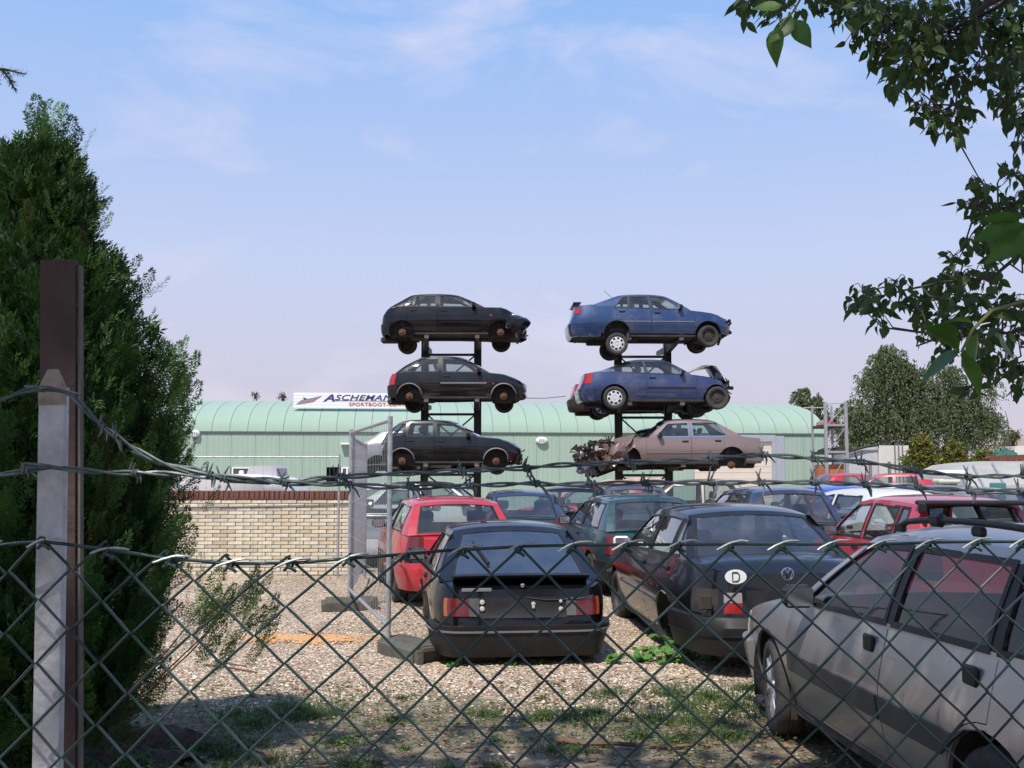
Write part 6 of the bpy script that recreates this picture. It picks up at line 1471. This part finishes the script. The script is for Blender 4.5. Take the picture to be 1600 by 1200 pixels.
cl = [(1160, 8, 12, 10, 8), (1180, 0, 24, 8, 14), (1250, -6, 40, 10, 20), (1300, 8, 30, 12, 16), (1320, 24, 16, 14, 12), (1355, 10, 30, 20, 30), (1380, 50, 30, 24, 26), (1430, 20, 50, 24, 40), (1470, 60, 40, 30, 36), (1530, 110, 30, 24, 18), (1570, 50, 30, 40, 40), (1190, 18, 34, 20, 18), (1165, 5, 14, 8, 6), (1235, 14, 20, 12, 8), (1290, 4, 30, 10, 12), (1275, -14, 60, 14, 24), (1330, 6, 20, 16, 14), (1345, 45, 26, 26, 22), (1375, 20, 36, 24, 40), (1400, 45, 40, 34, 60), (1378, 78, 24, 20, 24), (1372, 100, 12, 10, 8), (1420, 80, 34, 34, 46), (1450, 40, 44, 44, 70), (1500, 28, 46, 38, 60), (1550, 20, 46, 30, 56), (1592, 40, 30, 50, 44), (1480, 80, 34, 30, 40), (1408, 118, 26, 18, 24), (1400, 138, 16, 10, 10), (1445, 118, 34, 26, 40), (1480, 130, 28, 22, 26), (1520, 60, 20, 24, 16), (1450, 165, 24, 20, 22), (1475, 188, 30, 22, 34), (1500, 180, 24, 22, 22), (1515, 165, 14, 14, 8), (1490, 205, 12, 10, 6),
      (1565, 60, 22, 26, 22), (1580, 95, 28, 24, 36), (1560, 118, 22, 14, 18), (1590, 135, 24, 26, 30), (1570, 155, 24, 20, 24), (1588, 180, 22, 16, 18), (1598, 205, 16, 16, 12), (1596, 228, 8, 8, 4),
      (1570, 262, 12, 9, 5), (1525, 285, 10, 10, 4), (1535, 288, 10, 10, 4), (1545, 298, 20, 10, 10), (1585, 275, 16, 16, 12), (1515, 318, 22, 9, 12), (1545, 325, 28, 16, 24), (1580, 320, 26, 26, 36), (1560, 350, 28, 20, 28), (1525, 378, 22, 14, 14), (1560, 385, 34, 22, 34), (1595, 370, 20, 30, 24), (1490, 400, 16, 12, 8), (1500, 430, 30, 18, 26), (1480, 440, 20, 16, 18), (1540, 430, 30, 20, 30), (1455, 450, 20, 12, 14), (1400, 440, 22, 9, 12), (1350, 455, 18, 12, 12), (1365, 470, 20, 12, 12), (1345, 480, 14, 10, 6), (1335, 470, 12, 10, 5), (1380, 490, 20, 12, 14), (1400, 475, 18, 10, 10), (1375, 505, 14, 8, 5), (1425, 468, 14, 10, 8), (1440, 480, 18, 14, 12), (1460, 470, 22, 12, 14), (1490, 470, 26, 16, 22), (1530, 475, 34, 20, 36), (1575, 480, 30, 26, 36), (1440, 500, 12, 10, 6), (1450, 515, 16, 12, 8), (1436, 525, 10, 8, 4), (1480, 500, 24, 16, 18), (1510, 510, 26, 20, 24), (1550, 530, 30, 22, 30), (1590, 525, 22, 26, 26), (1480, 545, 22, 16, 16), (1530, 560, 26, 20, 24), (1570, 570, 26, 18, 22), (1598, 585, 16, 18, 14), (1540, 590, 18, 12, 10), (1520, 608, 14, 8, 6), (1590, 605, 10, 10, 5)]
leaves = []; tw = MB()
for cx, cy, rx, ry, n in cl:
    D = random.uniform(3.3, 3.9); c = px(cx, cy, D)-TB; near_ = min(lines, key=lambda q: (q-c).length_squared)
    if (near_-c).length < .42: tw.tube([near_, near_.lerp(c, .5)+Vector((random.gauss(0, .03), 0, random.gauss(0, .03))), c], [.004, .003, .002], 4)
    for _ in range(int(n*1.35)):
        p = px(cx+rx*random.uniform(-1, 1)*.95, cy+ry*random.uniform(-1, 1)*.95, D+random.gauss(0, .10))-TB
        if random.random() < .5: tw.tube([c, c.lerp(p, .6)+Vector((0, 0, .015)), p], .0016, 3, False)
        leaves.append((p, D, random.uniform(.037, .058), (random.gauss(-.1, .7), random.gauss(0, .6), random.gauss(-.75, .5))))
tw.obj('twigs', M_BARK, tree)
M_LF = mat('dark leaf', (.062, .102, .038), .7, spec=.2, var=.4, vscale=1.2, trans=.18); M_LF2 = mat('bright leaf', (.055, .12, .022), .42, var=.3, vscale=3, trans=.35)
lmes = []
for V_, F_ in LM: b = mesh(V_, F_, 80); b.materials.append(M_LF); lmes.append(b)
lmes2 = []
for V_, F_ in LM: b = mesh(V_, F_, 80); b.materials.append(M_LF2); lmes2.append(b)
big = []
for x, y, D, s, d, mi in ((1236, 22, 1.9, .075, (-.5, .2, -1), 1), (1216, 42, 1.9, .072, (-.2, .1, -1), 0), (1240, 30, 1.9, .068, (.6, .1, -1), 2), (1222, 8, 1.9, .06, (-1, .1, -.2), 0), (1205, 15, 1.9, .05, (-1, 0, -.7), 3),
                       (1500, 545, 1.7, .085, (-.8, .2, -.6), 0), (1505, 550, 1.7, .085, (.5, .2, -.9), 0), (1498, 548, 1.7, .07, (-.5, 0, .5), 1), (1528, 520, 1.7, .065, (-.2, .3, -1), 0), (1500, 520, 1.7, .06, (-1, .2, .1), 2), (1520, 505, 1.7, .06, (-1, .2, .3), 0), (1600, 350, 1.8, .09, (-1, .2, -.25), 0), (1610, 365, 1.8, .09, (-1, .3, -.6), 3), (1590, 345, 1.8, .06, (-1, .3, .2), 0), (1560, 520, 1.8, .06, (.5, .3, -.8), 1), (1610, 575, 1.9, .04, (-.4, .2, -1), 0)):
    big.append((px(x, y, D)-TB, D, s, d))
MY = mat('yellow green twig', (.15, .15, .05), .7)
m = MB(); m.tube([px(1680, 440, 1.8)-TB, px(1600, 470, 1.75)-TB, px(1550, 485, 1.7)-TB, px(1520, 515, 1.7)-TB, px(1502, 550, 1.7)-TB], [.004, .003, .003, .0028, .002], 6); m.obj('young_twig', MY, tree); m = MB(); m.tube([px(1700, 330, 1.9)-TB, px(1640, 350, 1.85)-TB, px(1600, 352, 1.8)-TB], .003, 5); m.obj('young_twig', MY, tree); m = MB(); m.tube([px(1300, -80, 2)-TB, px(1262, -20, 1.9)-TB, px(1238, 20, 1.9)-TB, px(1218, 40, 1.9)-TB], .0022, 5)
m.obj('young_twig', MY, tree)
leaves.sort(key=lambda l: -l[2]/l[1])
def leafobj(l, ms):
    p, D, s, d = l; o = link('leaf', random.choice(ms), None, tree); d = Vector(d).normalized()
    o.rotation_mode = 'QUATERNION'; o.rotation_quaternion = d.to_track_quat('X', 'Z') @ __import__('mathutils').Quaternion((1, 0, 0), random.gauss(0, .9)); o.location = p; o.scale = (s, s, s)
for l in big: leafobj(l, lmes2)
for l in leaves[:283]: leafobj(l, lmes)
rest = leaves[283:]; P = np.array([tuple(l[0]) for l in rest]); Dd = np.array([l[3] for l in rest]); S = np.array([l[2] for l in rest])
sel = rng.integers(0, 4, len(rest))
for k in range(4):
    s = sel == k; link('small_leaves', place(LM[k][0], LM[k][1], P[s], basis(Dd[s], rng.normal(0, .9, s.sum())), S[s]), M_LF, tree, kind='stuff')
# the rest of its crown, unseen, laid overhead and behind to shade the near ground
for cx, cy, cz, rx, ry, rz, n in ((-4.2, -.6, 6.6, 3.2, 2.8, 1.8, 1100), (-1.2, -.4, 6.6, 3.2, 2.8, 1.6, 1200), (1.8, -.3, 6.6, 3.2, 2.8, 1.8, 1700), (2.2, 2.0, 6.2, 2.2, 1.8, 1.1, 700), (-1.2, 2.0, 6.3, 2.8, 1.8, .9, 450), (-4.6, 1.6, 6.2, 2.4, 1.6, 1.0, 400)):
    a = rng.normal(size=(n, 3)); a /= np.linalg.norm(a, axis=1)[:, None]; P = np.array([cx, cy, cz])+a*(rng.random(n)**.35)[:, None]*[rx, ry, rz]-np.array(TB)
    link('overhead_foliage', place(*LEAF4, P, rotmats(n), .16*rng.uniform(.6, 1.2, (n, 1))), M_LF, tree, kind='stuff')
    MB().tube([(.2, .1, 4.2), (cx-TB.x, cy-TB.y, cz)], [.09, .03], 6).obj('limb', M_BARK, tree)
# second small conifer keeps the left edge dark
# low ground cover between the earth and the gravel
n = 26000; x, D = field(n, 5.0, 8.4); pn = np.array([noise.noise(Vector((a*1.6, b*1.6, 9))) for a, b in zip(x, D)]); k = pn+.35*(D > 6.4) > .06; x, D = x[k], D[k]; n = len(x)
link('ground_cover', scatter(*LEAFB, np.stack([x, D, GZ(x, D)+rng.uniform(.005, .04, n)], 1), rng.uniform(.008, .022, (n, 1))*np.ones((1, 3)), rng.uniform(0, 6.3, n), rng.uniform(-.7, .7, n), tones(n, [(.07, .13, .03), (.10, .15, .035), (.05, .09, .025), (.15, .16, .05)])), MATS['conifer leaf'], kind='stuff', label='low creeping green weeds and moss on the earth by the fence', category='ground cover')
# ---------------- foreground fence ----------------
M_PVC = mat('green coated wire', (.009, .033, .028), .4, var=.3, vscale=30, coat=.2); M_ZINC = mat('weathered zinc wire', (.36, .38, .37), .45, .2, var=.3, vscale=60)
M_BARB = mat('old barbed wire', (.17, .20, .20), .45, .4, dirt=(.04, .06, .058), dirt_amt=.9, dscale=30)
FD0, FM = 1.10, .17
def fD(x): u = (x-800)/FPX; return FD0/(1-FM*u)
def fpx(x, y, o=0): return px(x, y, fD(x)+o)
topc = [(-200, 860), (0, 851), (60, 845), (100, 849), (160, 858), (250, 872), (360, 880), (470, 879), (600, 869), (700, 859), (820, 854), (1000, 850), (1200, 851), (1400, 849), (1600, 846), (1800, 848)]
def topy(x): return float(np.interp(x, [a for a, _ in topc], [b for _, b in topc]))
fence = empty('chain_link_fence', fpx(800, 738)*1.0, label='green wire mesh fence across the whole foreground', category='fence'); FO = fence.location.copy(); FO.z = 0; fence.location = FO
fdir = Vector((1, FM, 0)).normalized(); PW, PH_ = .0600, .0575
n0 = fpx(586, 982.5)          # a knot of the mesh in the photograph
ncol, nrow = 36, 10
import bisect
def col_of(s): p = n0+fdir*s; return 800+FPX*p.x/p.y*1.0
for k in range(-26, 38):
    pts = []; j0 = None
    x_c = col_of((k+.5)*PW/2); yt = topy(x_c); D_ = (n0+fdir*((k+.5)*PW/2)).y; ztop_ = px(x_c, yt+9, D_).z
    nom = 1.600; shift = ztop_-nom
    jt = 3; nom = n0.z+3*PH_/2
    for j in range(jt, -58, -1):
        a = k+((j+k) % 2); s = a*PW/2; z = n0.z+j*PH_/2; dep = (jt-j)*PH_/2
        z += shift*math.exp(-dep/.10)*.9; q = noise.noise_vector(Vector((s*3.2, z*3.2, 1)))*.008; q2 = noise.noise_vector(Vector((s*11, z*11, 4)))*.0022
        p = n0+fdir*(s+q.x+q2.x); p.z = z+q.y+q2.y; p.y += .0028*(1 if (a == k) else -1)+q.z*.6
        if pts:
            pv = pts[-1]; md = pv.lerp(p, .5); pts.append(pv.lerp(p, .12)+Vector((0, .0008, 0))); pts.append(pv.lerp(p, .88))
        pts.append(p)
    if len(pts) > 4:
        if (jt+k) % 2 == 0 or True:
            pts = [pts[0]+Vector((0, .002, .001)) + fdir*.002]+pts
        MB().tube([p-FO for p in pts], .00150, 5, False).obj('mesh_wire', M_PVC, fence, 60)
tp = [fpx(x, topy(x)+.8*math.sin(x*.02), -.002) for x in range(-200, 1800, 12)]
MB().tube([p-FO for p in tp], .0019, 6).obj('tension_wire', M_PVC, fence, 60)
# zinc tie wire spiralling round the tension wire
for k in range(-12, 18):
    pts = []
    for i in range(9):
        u = i/8; s = (k+.10+.62*u)*PW+.008; x = col_of(s); D_ = (n0+fdir*s).y
        yy = topy(x)+9-15*math.sin(math.pi*(u*.62-.02))**.8 if u > .04 else topy(x)+9
        pts.append(px(x, yy+random.gauss(0, .3), D_-.004+.003*(u > .9)))
    MB().tube([p-FO for p in pts], [.0009]+[.00125]*7+[.0009], 5).obj('tie_wire', M_ZINC, fence, 60)
# knots where the mesh is hooked over the tension wire
for k in range(-26, 38):
    if k % 2 == 0: continue
    s = k*PW/2; x = col_of(s); D_ = (n0+fdir*s).y; 
    if x > -60 and x < 1680:
        y = topy(x)+random.uniform(4, 7); pts = [px(x+dx, y+dy, D_-.004+dz) for dx, dy, dz in ((-9, 7, 0), (-3, 1, -.002), (2, -7, 0), (5, -2, .004), (0, 3, .004), (-4, -1, -.001), (3, 3, -.003), (10, 8, 0))]
        MB().tube([p-FO for p in pts], .0017, 5).obj('wire_knot', M_PVC, fence, 60)
# barbed wires
def barbed(label, line, barbs, tw=46, r=.00145, amp=.0017, D_off=-.02, ph=0):
    xs_ = [p[0] for p in line]; o = fpx(line[0][0], line[0][1], D_off); t = empty('barbed_wire', o, label=label, category='barbed wire', group='strands of barbed wire above the mesh fence')
    # resample by length
    P = [fpx(x, y, D_off) for x, y in line]; seg = [0]
    for a_, b_ in zip(P, P[1:]): seg.append(seg[-1]+(b_-a_).length)
    T = seg[-1]; n_ = int(T/.0022)
    A = np.array([tuple(p) for p in P]); ss = np.linspace(0, T, n_); C_ = np.stack([np.interp(ss, seg, A[:, i]) for i in range(3)], 1)
    ker = np.hanning(15); ker /= ker.sum(); Cp = np.pad(C_, ((7, 7), (0, 0)), 'edge'); C_ = np.stack([np.convolve(Cp[:, i], ker, 'valid') for i in range(3)], 1)
    for q in (0, 1):
        pts = []
        for i in range(0, n_, 2):
            tdir = Vector(C_[min(i+2, n_-1)]-C_[max(i-2, 0)]).normalized(); a_ = Vector((0, 0, 1)).cross(tdir).normalized(); b_ = tdir.cross(a_); g = 2*math.pi*ss[i]/.085+math.pi*q+ph+1.5*noise.noise(Vector((ss[i]*9, q, 0))); am = amp*(1+.35*noise.noise(Vector((ss[i]*20, 3, q))))
            pts.append(Vector(C_[i])+a_*math.cos(g)*am+b_*math.sin(g)*am-o)
        MB().tube(pts, r, 5).obj('twisted_strand', M_BARB, t, 60)
    rb = random.Random(int(abs(line[0][1])*7))
    for x, sz in barbs:
        i = int(np.argmin([abs(col_x(c)-x) for c in C_])); c = Vector(C_[i])-o; td = Vector(C_[min(i+3, n_-1)]-C_[max(i-3, 0)]).normalized(); a_ = Vector((0, -1, 0)); b_ = Vector((0, 0, 1))
        m = MB(); L_ = .0095*sz
        for q in (0, 1):
            ph_ = rb.uniform(0, 3); pts = [c+td*(-.003+.006*u+.003*q-.002)+(a_*math.cos(2*math.pi*1.5*u+ph_)+b_*math.sin(2*math.pi*1.5*u+ph_))*.0032 for u in [k/14 for k in range(15)]]
            g = rb.uniform(-.6, .6); h = (b_*math.cos(g)+td*math.sin(g)+a_*rb.uniform(-.3, .3)).normalized()
            m.tube([pts[0]+h*L_, pts[0]+h*L_*.3]+pts+[pts[-1]-h*L_*.3+td*.002, pts[-1]-h*L_+td*.003], [.0005, .0012]+[.0012]*15+[.0012, .0005], 5)
        m.obj('barb', M_BARB, t, 60)
def col_x(c): return 800+FPX*c[0]/c[1]
barbed('barbed wire sagging from the top of the white post down to the others', [(-120, 640), (-40, 636), (0, 626), (35, 611), (60, 606), (85, 608), (108, 614), (130, 636), (155, 662), (190, 688), (240, 718), (300, 738), (350, 745), (400, 748), (449, 752), (531, 745), (603, 741), (725, 735), (820, 732), (860, 727), (1007, 722), (1113, 716), (1193, 710), (1272, 717), (1350, 722), (1430, 735), (1513, 746), (1600, 743), (1700, 740)],
       [(-10, .6), (160, .9), (183, 1.0), (330, 1.1), (531, 1.2), (724, .9), (822, 1.1), (983, .8), (1110, .8), (1194, 1.0), (1272, 1.1), (1346, 1.2), (1430, .9), (1512, 1.2), (1598, 1.2)])
barbed('barbed wire tied lower on the white post and running level to the right', [(-120, 748), (0, 742), (40, 735), (80, 730), (120, 734), (180, 739), (250, 739), (300, 742), (360, 749), (449, 755), (534, 756), (603, 761), (645, 761), (734, 759), (835, 755), (860, 757), (1009, 754), (1115, 754), (1200, 754), (1277, 753.5), (1358, 757.5), (1432, 761), (1513, 767), (1600, 767), (1700, 770)],
       [(45, .7), (215, .8), (352, 1.2), (447, 1.3), (548, 1.2), (645, .9), (736, .9), (838, 1.7), (925, 1.6), (1009, .9), (1113, 1.7), (1190, 1.5), (1270, 1.3), (1352, 1.1), (1432, 1.3), (1513, 1.2), (1592, 1.4)], ph=1)
# extra loop of loose wire near the conifer
o = fpx(205, 706); pts = [fpx(x, y, -.012)-o for x, y in ((205, 706), (250, 725), (282, 729), (305, 731), (330, 745), (360, 752), (420, 755), (452, 744), (452, 752), (520, 757))]
MB().tube(pts, .0018, 5).obj('wire_loop', M_BARB, None, 60, label='loose loop of wire joining the two barbed wires near the conifer', category='wire').location = o
# ties at the post
for y, lab in ((609, 'upper wire tie round the white post'), (728, 'lower wire tie round the white post')):
    o = px(82, y, 1.02); m = MB(); w2 = .0175
    m.tube([(-w2, .02, 0), (-w2-.001, -.018, .002), (0, -.021, .001), (w2, -.018, -.002), (w2+.001, .02, -.003)], .0014, 5); m.obj('wire_tie', M_BARB, None, 60, label=lab, category='wire').location = o
# white post with a pointed head
M_WP = mat('weathered white paint', (.55, .55, .57), .7, dirt=(.25, .22, .17), dirt_amt=.7, dscale=14, bump=.2, bscale=90)
zt_ = px(82, 575, 1.03).z; zsh = px(82, 603, 1.03).z; ppx = px(80, 738, 1.045); hw_ = .0128
t = empty('fence_post', (ppx.x+EYE*.0216, 1.045, 0), label='white painted steel post with a pointed rusty head', category='post')
m = MB(); m.prism([(-hw_, -.3), (hw_, -.3), (hw_, zsh), (.005, zt_), (-.004, zt_), (-hw_, zsh)], -.0025, .0025, 'Y'); m.box((hw_-.002, .006, zsh/2-.15), (.004, .008, zsh+.3)); m.obj('shaft', M_WP, t, None)
m = MB(); m.prism([(-hw_-.0004, zsh-.018), (hw_+.0004, zsh-.018), (hw_+.0004, zsh), (.005, zt_+.0004), (-.004, zt_+.0004), (-hw_-.0004, zsh)], -.0032, .0032, 'Y'); m.obj('rusty_head', mat('orange rust', (.30, .20, .13), .9, c2=(.38, .34, .28), var=.3, vscale=40, bump=.3), t, None)
M_BP = mat('brown rusty post', (.060, .035, .028), .8, var=.35, vscale=10, bump=.25, bscale=50)
bz = px(90, 405, 1.28).z; bp = px(91, 738, 1.28); t.rotation_euler[1] = -.0216
t = empty('fence_post', (bp.x+EYE*.036, 1.28, 0), label='taller dark brown steel post just behind the white one', category='post')
m = MB(); m.box((0, 0, bz/2-.15), (.044, .006, bz+.3)); m.box((-.020, .008, bz/2-.15), (.004, .012, bz+.296)); m.obj('web', M_BP, t, None)
m = MB(); m.box((.0255, .006, bz/2-.152), (.003, .010, bz+.29)); m.obj('flange', mat('grey brown post edge', (.12, .10, .085), .75, var=.3, vscale=16), t, None)
t.rotation_euler[1] = -.036
